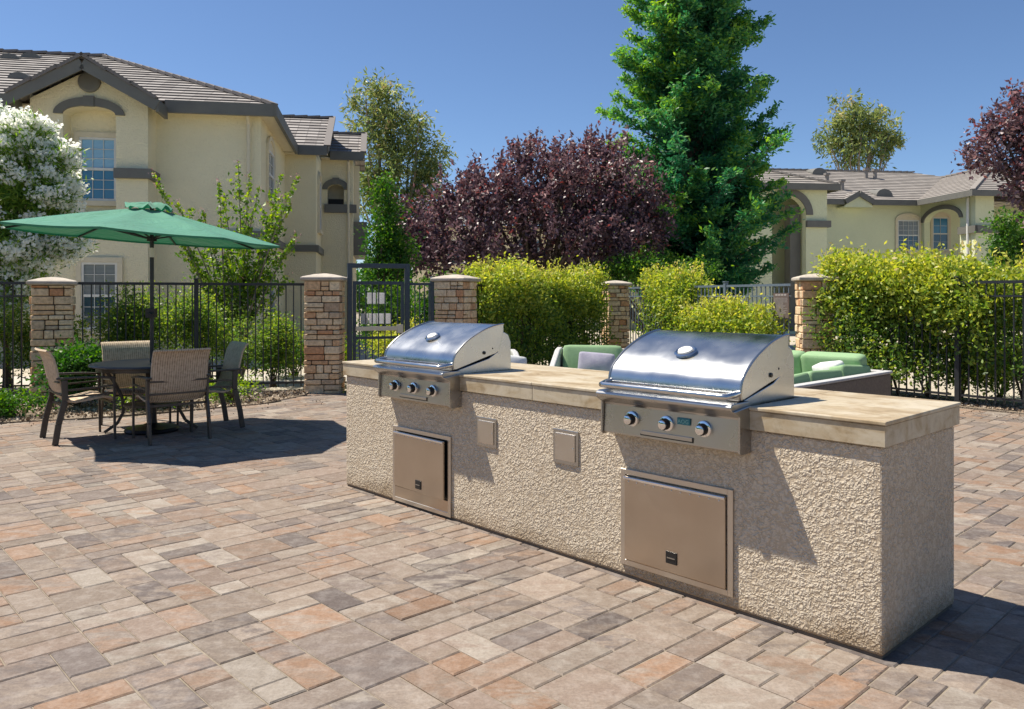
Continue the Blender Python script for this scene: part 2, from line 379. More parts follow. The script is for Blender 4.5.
def m_roof(name, stops):
    m, t, b = newmat(name); b.inputs['Roughness'].default_value = .75
    uv = N(t, 'ShaderNodeTexCoord').outputs['UV']
    br = N(t, 'ShaderNodeTexBrick', i_Scale=1.0, i_Mortar_Size=.012, i_Mortar_Smooth=.1, i_Bias=0, i_Brick_Width=.34, i_Row_Height=.34)
    br.inputs['Color1'].default_value = (0, 0, 0, 1); br.inputs['Color2'].default_value = (1, 1, 1, 1); br.inputs['Mortar'].default_value = (0, 0, 0, 1)
    L(t, uv, br.inputs[0])
    L(t, ramp(t, br.outputs[0], stops), b.inputs['Base Color'])
    bp = N(t, 'ShaderNodeBump', i_Strength=.5, i_Distance=.02); L(t, br.outputs[1], bp.inputs['Height']); bp.invert = True
    L(t, bp.outputs[0], b.inputs['Normal']); return m
M['roof'] = m_roof('grey_roof_tiles', [(0, (.17, .15, .14)), (.5, (.25, .23, .215)), (1, (.34, .31, .29))])
M['roof_tan'] = m_roof('tan_roof_tiles', [(0, (.25, .225, .20)), (.5, (.30, .27, .24)), (1, (.35, .315, .28))])
def m_stone():
    m, t, b = newmat('ledge_stone'); b.inputs['Roughness'].default_value = .85
    at_ = N(t, 'ShaderNodeAttribute', attribute_name='rnd'); co = objco(t)
    base = ramp(t, at_.outputs['Fac'], [(0, (.60, .31, .16)), (.2, (.76, .52, .30)), (.45, (.82, .62, .40)), (.6, (.74, .56, .36)), (.8, (.88, .72, .49)), (1, (.42, .28, .18))])
    n = N(t, 'ShaderNodeTexNoise', i_Scale=22, i_Detail=8, i_Roughness=.65); L(t, co, n.inputs[0])
    mx = N(t, 'ShaderNodeMix', data_type='RGBA', blend_type='MULTIPLY'); mx.inputs[0].default_value = .75
    L(t, base, mx.inputs[6]); L(t, ramp(t, n.outputs[0], [(.3, (.5, .46, .42)), (.6, (1.1, 1.08, 1.05))]), mx.inputs[7]); L(t, mx.outputs[2], b.inputs['Base Color'])
    bp = N(t, 'ShaderNodeBump', i_Strength=.8, i_Distance=.012); L(t, n.outputs[0], bp.inputs['Height']); L(t, bp.outputs[0], b.inputs['Normal'])
    return m
M['stone'] = m_stone()
def m_paver():
    m, t, b = newmat('concrete_paver'); b.inputs['Roughness'].default_value = .82; b.inputs['Specular IOR Level'].default_value = .3
    a = N(t, 'ShaderNodeAttribute', attribute_name='ca'); a2 = N(t, 'ShaderNodeAttribute', attribute_name='cb')
    co = objco(t)
    mpg = N(t, 'ShaderNodeMapping'); mpg.inputs['Rotation'].default_value = (0, 0, -.754); mpg.inputs['Scale'].default_value = (.6, 1.5, 1); L(t, co, mpg.inputs[0])
    n = N(t, 'ShaderNodeTexNoise', i_Scale=7.5, i_Detail=7, i_Roughness=.68, i_Distortion=.4); L(t, mpg.outputs[0], n.inputs[0])
    f = ramp(t, n.outputs[0], [(.44, (0, 0, 0)), (.57, (1, 1, 1))])
    mx = N(t, 'ShaderNodeMix', data_type='RGBA'); L(t, f, mx.inputs[0]); L(t, a.outputs[0], mx.inputs[6]); L(t, a2.outputs[0], mx.inputs[7])
    n2 = N(t, 'ShaderNodeTexNoise', i_Scale=70, i_Detail=6, i_Roughness=.75); L(t, co, n2.inputs[0])
    m2 = N(t, 'ShaderNodeMix', data_type='RGBA', blend_type='MULTIPLY'); m2.inputs[0].default_value = .5
    L(t, mx.outputs[2], m2.inputs[6]); L(t, ramp(t, n2.outputs[0], [(.36, (.62, .60, .58)), (.6, (1.15, 1.14, 1.12))]), m2.inputs[7])
    n3 = N(t, 'ShaderNodeTexNoise', i_Scale=14, i_Detail=6, i_Roughness=.7); L(t, co, n3.inputs[0])
    m3 = N(t, 'ShaderNodeMix', data_type='RGBA', blend_type='SCREEN'); m3.inputs[0].default_value = .10
    L(t, m2.outputs[2], m3.inputs[6]); L(t, ramp(t, n3.outputs[0], [(.46, (0, 0, 0)), (.64, (.75, .70, .64))]), m3.inputs[7])
    L(t, m3.outputs[2], b.inputs['Base Color'])
    bp = N(t, 'ShaderNodeBump', i_Strength=.5, i_Distance=.004); L(t, n2.outputs[0], bp.inputs['Height']); L(t, bp.outputs[0], b.inputs['Normal'])
    return m
M['paver'] = m_paver()
M['sand'] = simple('joint_sand', (.30, .25, .19), (.18, .15, .11), 12, .95, bump=.5, bscale=200, bdist=.003)
M['bounce_ground'] = simple('pale_bounce_ground', (.50, .44, .34), (.40, .35, .27), 3, .95, bump=.8, bscale=40, bdist=.03)  # made pale so the ground bounces sunlight onto the shaded walls
M['gravel'] = simple('gravel_bed', (.30, .235, .17), (.17, .13, .095), 18, .95, bump=1, bscale=60, bdist=.02)
M['chips'] = leafmat('bark_chips', [(0, (.16, .11, .075)), (.4, (.30, .22, .15)), (.8, (.45, .37, .28)), (1, (.55, .48, .40))], 0.0, .9)
M['path'] = simple('path_concrete', (.50, .46, .40), (.42, .38, .33), 3, .9, bump=.2)
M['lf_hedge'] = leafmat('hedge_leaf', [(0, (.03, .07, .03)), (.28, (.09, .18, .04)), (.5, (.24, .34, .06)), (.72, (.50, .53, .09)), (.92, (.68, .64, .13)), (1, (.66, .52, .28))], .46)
M['lf_plum'] = leafmat('plum_leaf', [(0, (.032, .02, .03)), (.3, (.085, .048, .062)), (.55, (.20, .125, .145)), (.74, (.26, .17, .18)), (.84, (.34, .075, .07)), (.92, (.40, .31, .31)), (1, (.55, .48, .48))], .28, .4, spec=.45)  # pale pink-grey top stops paint glints off the waxy leaves
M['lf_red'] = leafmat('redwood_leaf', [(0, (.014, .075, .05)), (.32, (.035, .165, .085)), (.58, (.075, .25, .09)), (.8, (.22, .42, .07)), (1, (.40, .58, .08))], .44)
M['lf_euc'] = leafmat('gum_leaf', [(0, (.07, .11, .05)), (.5, (.20, .26, .09)), (.8, (.40, .42, .14)), (1, (.50, .38, .22))], .44)
M['lf_green'] = leafmat('green_leaf', [(0, (.018, .065, .018)), (.5, (.06, .16, .025)), (1, (.22, .36, .04))], .43)
M['lf_bright'] = leafmat('bright_leaf', [(0, (.05, .12, .02)), (.5, (.18, .31, .035)), (.9, (.42, .52, .06)), (1, (.45, .28, .15))], .46)
M['lf_ole'] = leafmat('oleander_leaf', [(0, (.04, .10, .025)), (.5, (.15, .27, .04)), (1, (.40, .52, .10))], .46)
M['petal'] = leafmat('white_petal', [(0, (.8, .8, .74)), (1, (.9, .9, .85))], .5, .6)
M['paper'] = leafmat('paper', [(0, (.8, .8, .82)), (1, (.8, .8, .82))], .55, .7)
M['petal_y'] = leafmat('yellow_petal', [(0, (.7, .5, .02)), (1, (.8, .65, .05))], .25, .6)
M['petal_p'] = leafmat('pink_petal', [(0, (.45, .22, .25)), (1, (.55, .36, .34))], .25, .6)

# ================================================================== SETTING
UX, UY = -0.68472, 0.72881; VX, VY = 0.72881, 0.68472; AX, AY = 1.44731, 3.09747
def uvw(u, v): return AX + UX * u + VX * v, AY + UY * u + VY * v
PATIO = [(-12, -7), (13, -7), (9.2, 5.2), (6.35, 9.35), (5.0, 11.25), (4.5, 11.6), (2.4, 16.3), (1.9, 16.3), (-.55, 12.2), (-2.9, 12.1), (-2.95, 11.3), (-3.31, 10.44), (-4.88, 9.24), (-5.72, 8.88), (-8.5, 7.3), (-12, 5.4)]
def sheet(name, poly, z, mat, kind='structure', thick=0):
    mb = MB(); n = len(poly)
    mb.add([(x, y, z) for x, y in poly], [tuple(range(n))])
    if thick:
        mb.add([(x, y, z) for x, y in poly] + [(x, y, z - thick) for x, y in poly], [(i, (i + 1) % n, n + (i + 1) % n, n + i) for i in range(n)])
    o = mb.build(name, mat, recalc=False); o['kind'] = kind; return o
sheet('ground', [(-400, -400), (400, -400), (400, 400), (-400, 400)], -.05, M['bounce_ground'])
sheet('patio_bed', [(x * 1.0, y * 1.0) for x, y in PATIO], -.0065, M['sand'])
sheet('path', [(-14, 12.4), (3.2, 14.2), (3.0, 15.6), (-14, 13.9)], -.02, M['path'])
def beds(name, poly):
    return sheet(name, poly, .012, M['gravel'], thick=.05)
beds('planting_bed', [(-12, 5.45), (-8.5, 7.34), (-5.74, 8.92), (-4.90, 9.28), (-3.33, 10.48), (-3.0, 11.34), (-3.0, 12.05), (-12, 11.2)])
beds('planting_bed', [(6.37, 9.39), (9.24, 5.2), (10.2, 5.6), (5.35, 12.6), (4.95, 11.4), (5.02, 11.29)])
beds('planting_bed', [(-.5, 12.24), (1.9, 16.34), (2.4, 16.34), (4.5, 11.66), (4.9, 11.9), (2.6, 17.4), (1.6, 17.4), (-.9, 12.7)])
# --- pavers: random modular laying aligned with the island
def pavers():
    gu, gv = .1385, .152; u0, u1, v0, v1 = -8.5, 13.5, -9.0, 12.5
    nu, nv = int((u1 - u0) / gu), int((v1 - v0) / gv)
    occ = np.zeros((nu, nv), bool); rr = random.Random(5)
    kinds = [((2, 2), 9), ((1, 2), 40), ((1, 1), 22), ((2, 1), 26)]
    fam = [(.48, .39, .315), (.44, .345, .27), (.42, .315, .25), (.47, .315, .22), (.47, .275, .165), (.33, .265, .23), (.245, .205, .19), (.17, .14, .135), (.56, .49, .41), (.36, .29, .24)]
    wts = [20, 18, 15, 11, 8, 11, 9, 4, 11, 12]
    V = []; F = []; CA = []; CB = []
    def put(uA, uB, vA, vB):
        g = .0028; uA += g; uB -= g; vA += g; vB -= g
        x, y = uvw((uA + uB) / 2, (vA + vB) / 2)
        if not pip(x, y, PATIO): return
        if y > 0 and abs(x) > y * .75 + 3.5: return
        tz = rr.uniform(-.0015, .0015); tl = [rr.uniform(-.0012, .0012) for _ in range(4)]
        bv = .006; n = len(V)
        for k, (a, b) in enumerate(((uA, vA), (uB, vA), (uB, vB), (uA, vB))):
            V.append((*uvw(a, b), -.04))
        for k, (a, b) in enumerate(((uA, vA), (uB, vA), (uB, vB), (uA, vB))):
            jj = rr.uniform(-.0015, .0015); V.append((*uvw(a + jj, b + jj), -.005 + tz + tl[k]))
        for k, (a, b) in enumerate(((uA + bv, vA + bv), (uB - bv, vA + bv), (uB - bv, vB - bv), (uA + bv, vB - bv))):
            V.append((*uvw(a, b), tz + tl[k]))
        fs = [(8, 11, 10, 9)]
        for k in range(4):
            k2 = (k + 1) % 4; fs += [(k, k2, k2 + 4, k + 4), (k + 4, k2 + 4, k2 + 8, k + 8)]
        for f in fs: F.append(tuple(n + i for i in reversed(f)))
        ca = rr.choices(fam, wts)[0]; cb = rr.choices(fam, wts)[0]
        m = rr.uniform(.44, .60); l = rr.random() * .4; mean = (.41, .32, .262); ca = tuple(p * .78 + q * .22 for p, q in zip(ca, mean)); cb = tuple(p * .78 + q * .22 for p, q in zip(cb, mean)); cb = tuple(p * l + q * (1 - l) for p, q in zip(ca, cb))
        for _ in fs: CA.append(tuple(c * m for c in ca)); CB.append(tuple(c * m for c in cb))
    for va0, va1 in ((-9.0, -.235), (-.02, 12.5)):
        nv = int(round((va1 - va0) / gv)); gv2 = (va1 - va0) / nv; occ = np.zeros((nu, nv), bool)
        for i in range(nu):
            for j in range(nv):
                if occ[i, j]: continue
                ks = [k for k in kinds if i + k[0][0] <= nu and j + k[0][1] <= nv and not occ[i:i + k[0][0], j:j + k[0][1]].any()]
                (a, b), _ = rr.choices(ks, [k[1] for k in ks])[0]
                occ[i:i + a, j:j + b] = True
                uA = u0 + i * gu; vA = va0 + j * gv2; uB = uA + a * gu; vB = vA + b * gv2
                if .1 < uA and uB < 3.8 and vA > .1 and vB < .7: continue
                put(uA, uB, vA, vB)
    u = u0
    while u < u1:
        du = rr.uniform(.10, .118) if -.3 < u < 4.2 else rr.choice((.138, .20, .27)); put(u, u + du, -.235, -.02); u += du
    me = bpy.data.meshes.new('patio'); me.from_pydata(V, [], F)
    for nm, cc in (('ca', CA), ('cb', CB)):
        a = me.attributes.new(nm, 'FLOAT_COLOR', 'FACE'); a.data.foreach_set('color', [x for c in cc for x in (*c, 1)])
    bm = bmesh.new(); bm.from_mesh(me); bmesh.ops.recalc_face_normals(bm, faces=bm.faces); bm.to_mesh(me); bm.free()
    me.materials.append(M['paver']); o = bpy.data.objects.new('patio', me); COL.objects.link(o); o['kind'] = 'structure'
pavers()
def chips(polys, n, name, label, lo=.012, hi=.035, z=.012):
    P = []
    for poly, k in zip(polys, n):
        xs = [p[0] for p in poly]; ys = [p[1] for p in poly]; c = 0
        while c < k:
            x = random.uniform(min(xs), max(xs)); y = random.uniform(min(ys), max(ys))
            if pip(x, y, poly): P.append((x, y, z + random.uniform(.004, .02))); c += 1
    o = leaves(name, np.array(P), rng.uniform(lo, hi, len(P)) * 1.6, M['chips'], None, aspect=.8, flat=.3)
    meta(o, label=label, cat='bark chips', kind='stuff')
chips([[(-9, 7.0), (-5.74, 8.92), (-4.90, 9.28), (-3.33, 10.48), (-3.0, 11.34), (-3.0, 11.9), (-9, 11.1)], [(6.3, 9.6), (8.3, 6.6), (8.8, 6.8), (6.2, 10.6), (5.3, 11.6), (5.0, 11.35)]], [9000, 4000], 'bark_chips', 'tan bark chips and pebbles strewn over the planting strips in front of the fences')

# ================================================================== BUILDINGS
class Frame:
    def __init__(s, ox, oy, deg): s.ox, s.oy, s.t = ox, oy, R(deg); s.c, s.s = math.cos(s.t), math.sin(s.t)
    def a(s, px, b):
        r = (px - CX) / FPX; return (r * (s.oy + s.c * b) - s.ox + s.s * b) / (s.c - r * s.s)
    def b(s, px, a):
        r = (px - CX) / FPX; return (s.ox + s.c * a - r * (s.oy + s.s * a)) / (s.s + r * s.c)
    def d(s, a, b): return s.oy + s.s * a + s.c * b
    def z(s, py, a, b): return EYE + (HY - py) / FPX * s.d(a, b)
def clip(poly, axis, lo, hi):
    def half(P, val, keep_hi):
        out = []
        for i in range(len(P)):
            p, q = P[i - 1], P[i]; ip = (p[axis] >= val) == keep_hi or p[axis] == val; iq = (q[axis] >= val) == keep_hi or q[axis] == val
            if ip != iq:
                t = (val - p[axis]) / (q[axis] - p[axis]); out.append(tuple(p[k] + t * (q[k] - p[k]) for k in range(2)))
            if iq: out.append(q)
        return out
    P = half(poly, lo, True)
    return half(P, hi, False) if P else P
def roof_plane(mb, P0, E, S, poly, row=.34, lift=.03):
    """polygon in (along eave, up slope) coordinates -> stepped tile courses"""
    P0 = Vector(P0); E = Vector(E).normalized(); S = Vector(S).normalized(); Nn = E.cross(S)
    if Nn.z < 0: Nn = -Nn
    if mb.uv is None: mb.uv = []
    mx = max(p[1] for p in poly); k = 0
    while k * row < mx - 1e-6:
        Q = clip(poly, 1, k * row, min((k + 1) * row, mx))
        if len(Q) >= 3:
            vs = []
            for (e, s_) in Q:
                f = (s_ - k * row) / row; vs.append(P0 + E * e + S * s_ + Nn * lift * (1 - f))
            n = len(vs); mb.add(vs, [tuple(range(n))])
            mb.uv += [(e + (k % 2) * .17, s_ + .001) for e, s_ in Q]
            lowpts = sorted([q for q in Q if abs(q[1] - k * row) < 1e-5])
            if len(lowpts) >= 2:
                a, b = lowpts[0], lowpts[-1]; A = P0 + E * a[0] + S * a[1]; B = P0 + E * b[0] + S * b[1]
                mb.add([A + Nn * lift, B + Nn * lift, B - Nn * .002, A - Nn * .002], [(0, 1, 2, 3)]); mb.uv += [(0, .0)] * 4
        k += 1
def ridge_caps(mb, p, q, w=.2, step=.38):
    p = Vector(p); q = Vector(q); Ln = (q - p).length; n = max(1, int(Ln / step)); d = (q - p) / n
    for i in range(n):
        a = p + d * i; b = p + d * (i + 1.05)
        mb.bar(a + Vector((0, 0, .03)), b + Vector((0, 0, .06)), w, .07)
def pwall(mb, T, x0, x1, z0, ztop, op=None, depth=.3, n=1):
    """wall sheet in plane T (matrix: x along, z up, y back) with one arched opening op=(xa,xb,zbot,zspring,rise)"""
    def P(x, y, z): return tuple(T @ Vector((x, y, z)))
    def q(*pts): mb.add([P(*p) for p in pts], [tuple(range(len(pts)))])
    zt = ztop if callable(ztop) else (lambda x: ztop)
    if not op:
        xs = np.linspace(x0, x1, n + 1)
        for a, b in zip(xs[:-1], xs[1:]): q((a, 0, z0), (b, 0, z0), (b, 0, zt(b)), (a, 0, zt(a)))
        return
    xa, xb, zb, zs, rise = op; xc = (xa + xb) / 2; hw = (xb - xa) / 2
    arch = lambda x: zs + rise * (math.sqrt(max(0, 1 - ((x - xc) / hw) ** 2)) if rise else 0)
    for a, b in ((x0, xa), (xb, x1)):
        m = (a + b) / 2
        for c, d in ((a, m), (m, b)): q((c, 0, z0), (d, 0, z0), (d, 0, zt(d)), (c, 0, zt(c)))
    xs = [xc - hw * math.cos(math.pi * i / 16) for i in range(17)]
    for a, b in zip(xs[:-1], xs[1:]):
        q((a, 0, arch(a)), (b, 0, arch(b)), (b, 0, zt(b)), (a, 0, zt(a)))
        q((a, 0, arch(a)), (b, 0, arch(b)), (b, depth, arch(b)), (a, depth, arch(a)))
    if zb > z0: q((xa, 0, z0), (xb, 0, z0), (xb, 0, zb), (xa, 0, zb)); q((xa, 0, zb), (xb, 0, zb), (xb, depth, zb), (xa, depth, zb))
    q((xa, 0, zb), (xa, 0, arch(xa)), (xa, depth, arch(xa)), (xa, depth, zb)); q((xb, 0, zb), (xb, 0, arch(xb)), (xb, depth, arch(xb)), (xb, depth, zb))
def TM(a, b, rot=0): return Matrix.Translation((a, b, 0)) @ Matrix.Rotation(R(rot), 4, 'Z')
def window(root, T, xa, xb, za, zb, pane='glass', low='glass', cols=3, rows=2, arch=0, trim=True, off=0.0):
    """frame + muntins mesh with panes as sub-parts; T plane with y going into the wall"""
    f = MB(); w_ = .05; y0 = -.05 + off
    def bx(mb, x0, x1, a, b, z0, z1): mb.box(x0, x1, a, b, z0, z1, M4=T)
    bx(f, xa, xa + w_, y0, y0 + .05, za, zb); bx(f, xb - w_, xb, y0, y0 + .05, za, zb)
    bx(f, xa + w_, xb - w_, y0, y0 + .05, za, za + w_); bx(f, xa + w_, xb - w_, y0, y0 + .05, zb - w_, zb); zm = (za + zb) / 2
    bx(f, xa + w_, xb - w_, y0, y0 + .05, zm - .03, zm + .03)
    for half in (0, 1):
        lo = za + w_ if half == 0 else zm + .03; hi = zm - .03 if half == 0 else zb - w_
        for i in range(1, cols):
            x = xa + w_ + (xb - xa - 2 * w_) * i / cols; bx(f, x - .006, x + .006, y0 + .015, y0 + .035, lo, hi)
        for j in range(1, rows + 1):
            z = lo + (hi - lo) * j / (rows + 1); bx(f, xa + w_, xb - w_, y0 + .017, y0 + .033, z - .006, z + .006)
    wf = f.build('window', M['white'], root)
    g = MB(); bx(g, xa + w_ - .01, xb - w_ + .01, y0 + .038, y0 + .046, zm, zb - w_ + .01); g.build('pane', M[pane], wf)
    g = MB(); bx(g, xa + w_ - .01, xb - w_ + .01, y0 + .038, y0 + .046, za + w_ - .01, zm); g.build('pane', M[low], wf)
    if trim:
        t_ = MB(); e = .11; yy = (off - .07, off - .002)
        bx(t_, xa - e, xa - .002, *yy, za - .002, zb); bx(t_, xb + .002, xb + e, *yy, za - .002, zb); bx(t_, xa - e - .04, xb + e + .04, yy[0] - .03, yy[1], za - .12, za - .004)
        if arch:
            n = 12; hw = (xb - xa) / 2; xc = (xa + xb) / 2
            for i in range(n):
                t0, t1 = math.pi * i / n, math.pi * (i + 1) / n
                ps = []
                for tt, k in ((t0, 1), (t1, 1), (t1, 0), (t0, 0)):
                    ps.append((xc - (hw + e * (1 if k == 0 else 0)) * math.cos(tt), zb + (arch + e * (1 if k == 0 else 0)) * math.sin(tt)))
                vs = [tuple(T @ Vector((x, yy[0], z))) for x, z in ps] + [tuple(T @ Vector((x, yy[1], z))) for x, z in ps]
                t_.add(vs, [(0, 1, 2, 3), (7, 6, 5, 4), (0, 4, 5, 1), (1, 5, 6, 2), (2, 6, 7, 3), (3, 7, 4, 0)])
        else: bx(t_, xa - e, xb + e, *yy, zb + .002, zb + e)
        t_.build('window_trim', M['trim_light'], wf)
        if arch:
            g = MB(); xs = [xc - hw * math.cos(math.pi * i / 12) for i in range(13)]
            vs = [tuple(T @ Vector((x, off - .03, zb + arch * math.sqrt(max(0, 1 - ((x - xc) / hw) ** 2))))) for x in xs]
            g.add(vs, [tuple(range(13))]); g.build('arch_pane', M['trim_light'], wf)
    return wf
def arch_trim(root, T, xa, xb, zs, rise, w_=.22, keystone=True, mat='trim', proud=.06, span=1.0):
    mb = MB(); n = 16; hw = (xb - xa) / 2; xc = (xa + xb) / 2
    for i in range(n):
        t0, t1 = math.pi * (i / n), math.pi * ((i + 1) / n); ps = []
        for tt, k in ((t0, 0), (t1, 0), (t1, 1), (t0, 1)): ps.append((xc - (hw + w_ * k) * math.cos(tt), zs + .004 + (rise + w_ * k) * math.sin(tt)))
        vs = [tuple(T @ Vector((x, -proud, z))) for x, z in ps] + [tuple(T @ Vector((x, .0 - .002, z))) for x, z in ps]
        mb.add(vs, [(0, 1, 2, 3), (7, 6, 5, 4), (0, 4, 5, 1), (1, 5, 6, 2), (2, 6, 7, 3), (3, 7, 4, 0)])
    if keystone: mb.box(xc - .11, xc + .11, -proud - .03, -.004, zs + rise - .01, zs + rise + w_ + .03, M4=T)
    return mb.build('arch_trim', M[mat], root)

ZE = 5.95
# ---------------- left building
def left_building():
    B = Frame(-6.04, 19.1, 9.65)
    root = empty('apartment_building', (B.ox, B.oy, -.05), B.t, label='cream stucco two-storey building with an arched gable bay behind the green umbrella', cat='building')
    z0 = 0; ze = ZE + .05; W = MB(); pb = -.67
    aL, aR = B.a(30, pb), -2.38 + .0
    aR = B.a(148, pb); pk = (aL + aR) / 2; hwid = (aR - aL) / 2
    ztop = lambda x: ze - .12 + max(0, (hwid + .30 - abs(x - pk))) * .56 - .16
    oa, ob = B.a(63, pb), B.a(116, pb); zs = B.z(112.5, pk, pb)
    pwall(W, TM(0, pb), aL, aR, z0, ztop, (oa, ob, 3.2, zs, .19), .45)
    pwall(W, TM(0, pb + .45), oa - .1, ob + .1, 3.0, zs + .5)                 # back of the recess
    pwall(W, TM(aR, pb, 90), 0, -pb, z0, ze); pwall(W, TM(aL, pb, 90), 0, -pb, z0, ze)
    pwall(W, TM(0, 0), -13, 0, z0, ze); b2 = 5.08
    pwall(W, TM(0, 0, 90), 0, b2, z0, ze)
    a2 = B.a(316, b2); pwall(W, TM(0, b2), 0, a2, z0, ze)
    b3 = 7.5; pwall(W, TM(a2, b2, 90), 0, b3 - b2, z0, ze)
    a3 = B.a(353, b3); zp = B.z(159, a2, b3) + .25
    pa, pb_ = B.a(327.5, b3), B.a(344, b3)
    pwall(W, TM(0, b3), a2, a3, z0, zp, (pa, pb_, B.z(205, pa, b3), B.z(188, pa, b3), .18), .3)
    pwall(W, TM(a3, b3, 90), 0, 4.5, z0, zp); pwall(W, TM(-13, 10), 0, 13 + a3 - .0, z0, ze); pwall(W, TM(-13, 0, 90), 0, 10, z0, ze)
    W.build('wall', M['wall'], root)
    pk_ = MB(); pk_.box(pa - .2, pb_ + .5, b3 + .6, b3 + .7, 3.0, zp - .3); pk_.build('porch_interior', M['trim_light'], root)
    pk2 = MB(); pk2.box(pa + .02, pb_ - .02, b3 + .1, b3 + .14, B.z(205, pa, b3), B.z(197, pa, b3)); pk2.build('porch_railing', M['dark'], root)
    # trim bands
    T = MB(); zb = B.z(172, aR, pb)
    T.box(ob - .02, aR + .09, pb - .12, pb - .003, zb - .11, zb + .11); T.box(aR + .003, aR + .09, pb, -.003, zb - .11, zb + .11)
    T.box(aL - .09, oa + .02, pb - .12, pb - .003, zb - .11, zb + .11)
    zc = 2.95
    T.box(B.a(168, 0), .09, -.10, -.003, zc - .1, zc + .1); T.box(.003, .09, .0, b2 - .1, zc - .1, zc + .1); T.box(.1, a2 + .09, b2 - .1, b2 - .003, zc - .1, zc + .1)
    T.box(a2 + .003, a2 + .09, b2, b3 - .1, zc - .1, zc + .1)
    zq = B.z(207, a2, b3); T.box(a2 + .1, a3 + .12, b3 - .12, b3 - .003, zq - .14, zq + .14)
    build_parts(T, 'trim_band', M['trim'], root)
    arch_trim(root, TM(0, pb), oa, ob, zs, .19, .19)
    arch_trim(root, TM(0, b3), pa, pb_, B.z(188, pa, b3), .18, .18)
    d = MB(); vz = B.z(80, pk, pb); d.lathe([(0, 0), (.235, 0), (.235, .05), (.19, .07), (0, .07)], n=28, M4=Matrix.Translation((pk, pb - .004, vz)) @ Matrix.Rotation(R(90), 4, 'X')); d.build('gable_vent', M['trim'], root)
    # balcony right side
    bl = MB(); bl.box(a3 - .05, a3 + .45, b3 + .4, b3 + 3.6, 2.9, 4.05); bl.build('balcony', M['trim'], root)
    # windows
    wa, wb = B.a(80, pb + .45), B.a(117, pb + .45)
    window(root, TM(0, pb + .45), wa, wb, B.z(196, wa, pb), B.z(131, wa, pb), 'blind_blue', 'glass_blue', 3, 2)
    window(root, TM(0, pb), B.a(82, pb), B.a(118, pb), .75, 2.25, 'blind_grey', 'glass', 3, 2)
    TS = TM(0, 0, 90)
    sa, sb = B.b(266.5, 0), B.b(272.5, 0)
    window(root, TS, sa, sb, B.z(195, 0, sa), B.z(146, 0, sa), 'blind_grey', 'glass', 2, 1, arch=.28)
    window(root, TS, sa, sb, .6, 2.1, 'blind_grey', 'glass', 2, 1)
    TS2 = TM(a2, b2, 90)
    window(root, TS2, .7, 1.55, 3.6, 5.15, 'blind_grey', 'glass', 2, 1, arch=.2)
    # downspouts
    for (a, b, zt_) in ((B.a(248.5, -.08), -.08, ze - .1), (a3 - .15, b3 - .08, zp - .3)):
        m = MB(); m.tube([(a, b - .25, zt_), (a, b - .02, zt_ - .3), (a, b - .02, 0)], .045, 8); m.build('downspout', M['trim_light'], root)
    # roofs
    tan = .455; ov = .36; RF = MB(); wdt = 5.5
    sl_ = math.sqrt(1 + tan * tan)
    roof_plane(RF, (-14, -ov, ze), (1, 0, 0), (0, 1, tan), [(0, 0), (14 + ov, 0), (14 + ov - wdt, wdt * sl_), (0, wdt * sl_)])
    roof_plane(RF, (ov, -ov, ze), (0, 1, 0), (-1, 0, tan), [(0, 0), (2 * wdt, 0), (wdt, wdt * sl_)])
    roof_plane(RF, (-14, 2 * wdt - ov, ze), (1, 0, 0), (0, -1, tan), [(0, 0), (14 + ov, 0), (14 + ov - wdt, wdt * sl_), (0, wdt * sl_)])
    # gable bay roof
    gw = hwid + .30; gt = .56; gs = math.sqrt(1 + gt * gt); zg = ze - .16
    roof_plane(RF, (pk - gw, pb - .45, zg), (0, 1, 0), (1, 0, gt), [(0, 0), (3.5, 0), (3.5, gw * gs), (0, gw * gs)])
    roof_plane(RF, (pk + gw, pb - .45, zg), (0, 1, 0), (-1, 0, gt), [(0, 0), (3.5, 0), (3.5, gw * gs), (0, gw * gs)])
    # section 2: ridge parallel to a
    ar2 = a2 + .35; r2 = 3.0; t2 = .5; s2 = math.sqrt(1 + t2 * t2)
    roof_plane(RF, (-4, b2 - ov, ze), (1, 0, 0), (0, 1, t2), [(0, 0), (4 + ar2, 0), (4 + ar2, r2 * s2), (0, r2 * s2)])
    roof_plane(RF, (-4, b2 - ov + 2 * r2, ze), (1, 0, 0), (0, -1, t2), [(0, 0), (4 + ar2, 0), (4 + ar2, r2 * s2), (0, r2 * s2)])
    ar3 = a3 + .35; z3 = zp - .02
    roof_plane(RF, (a2 - 1, b3 - ov, z3), (1, 0, 0), (0, 1, t2), [(0, 0), (1 + ar3 - a2, 0), (1 + ar3 - a2, 2.0 * s2), (0, 2.0 * s2)])
    roof_plane(RF, (a2 - 1, b3 - ov + 4, z3), (1, 0, 0), (0, -1, t2), [(0, 0), (1 + ar3 - a2, 0), (1 + ar3 - a2, 2.0 * s2), (0, 2.0 * s2)])
    rf = RF.build('roof', M['roof'], root, recalc=False)
    C = MB(); top = (ov - wdt, wdt - ov, ze + wdt * tan)
    ridge_caps(C, (ov, -ov, ze), top); ridge_caps(C, (ov, 2 * wdt - ov, ze), top); ridge_caps(C, (-14, wdt - ov, ze + wdt * tan), top)
    zr = zg + gw * gt; ridge_caps(C, (pk, pb - .45, zr), (pk, pb + 2.6, zr))
    for s in (-1, 1): ridge_caps(C, (pk + s * gw, pb - .43, zg + .02), (pk, pb - .43, zr + .02), .2, .45)
    z2 = ze + r2 * t2; ridge_caps(C, (-2.5, b2 - ov + r2, z2), (ar2, b2 - ov + r2, z2)); ridge_caps(C, (ar2, b2 - ov, ze), (ar2, b2 - ov + r2, z2), .2, .4)
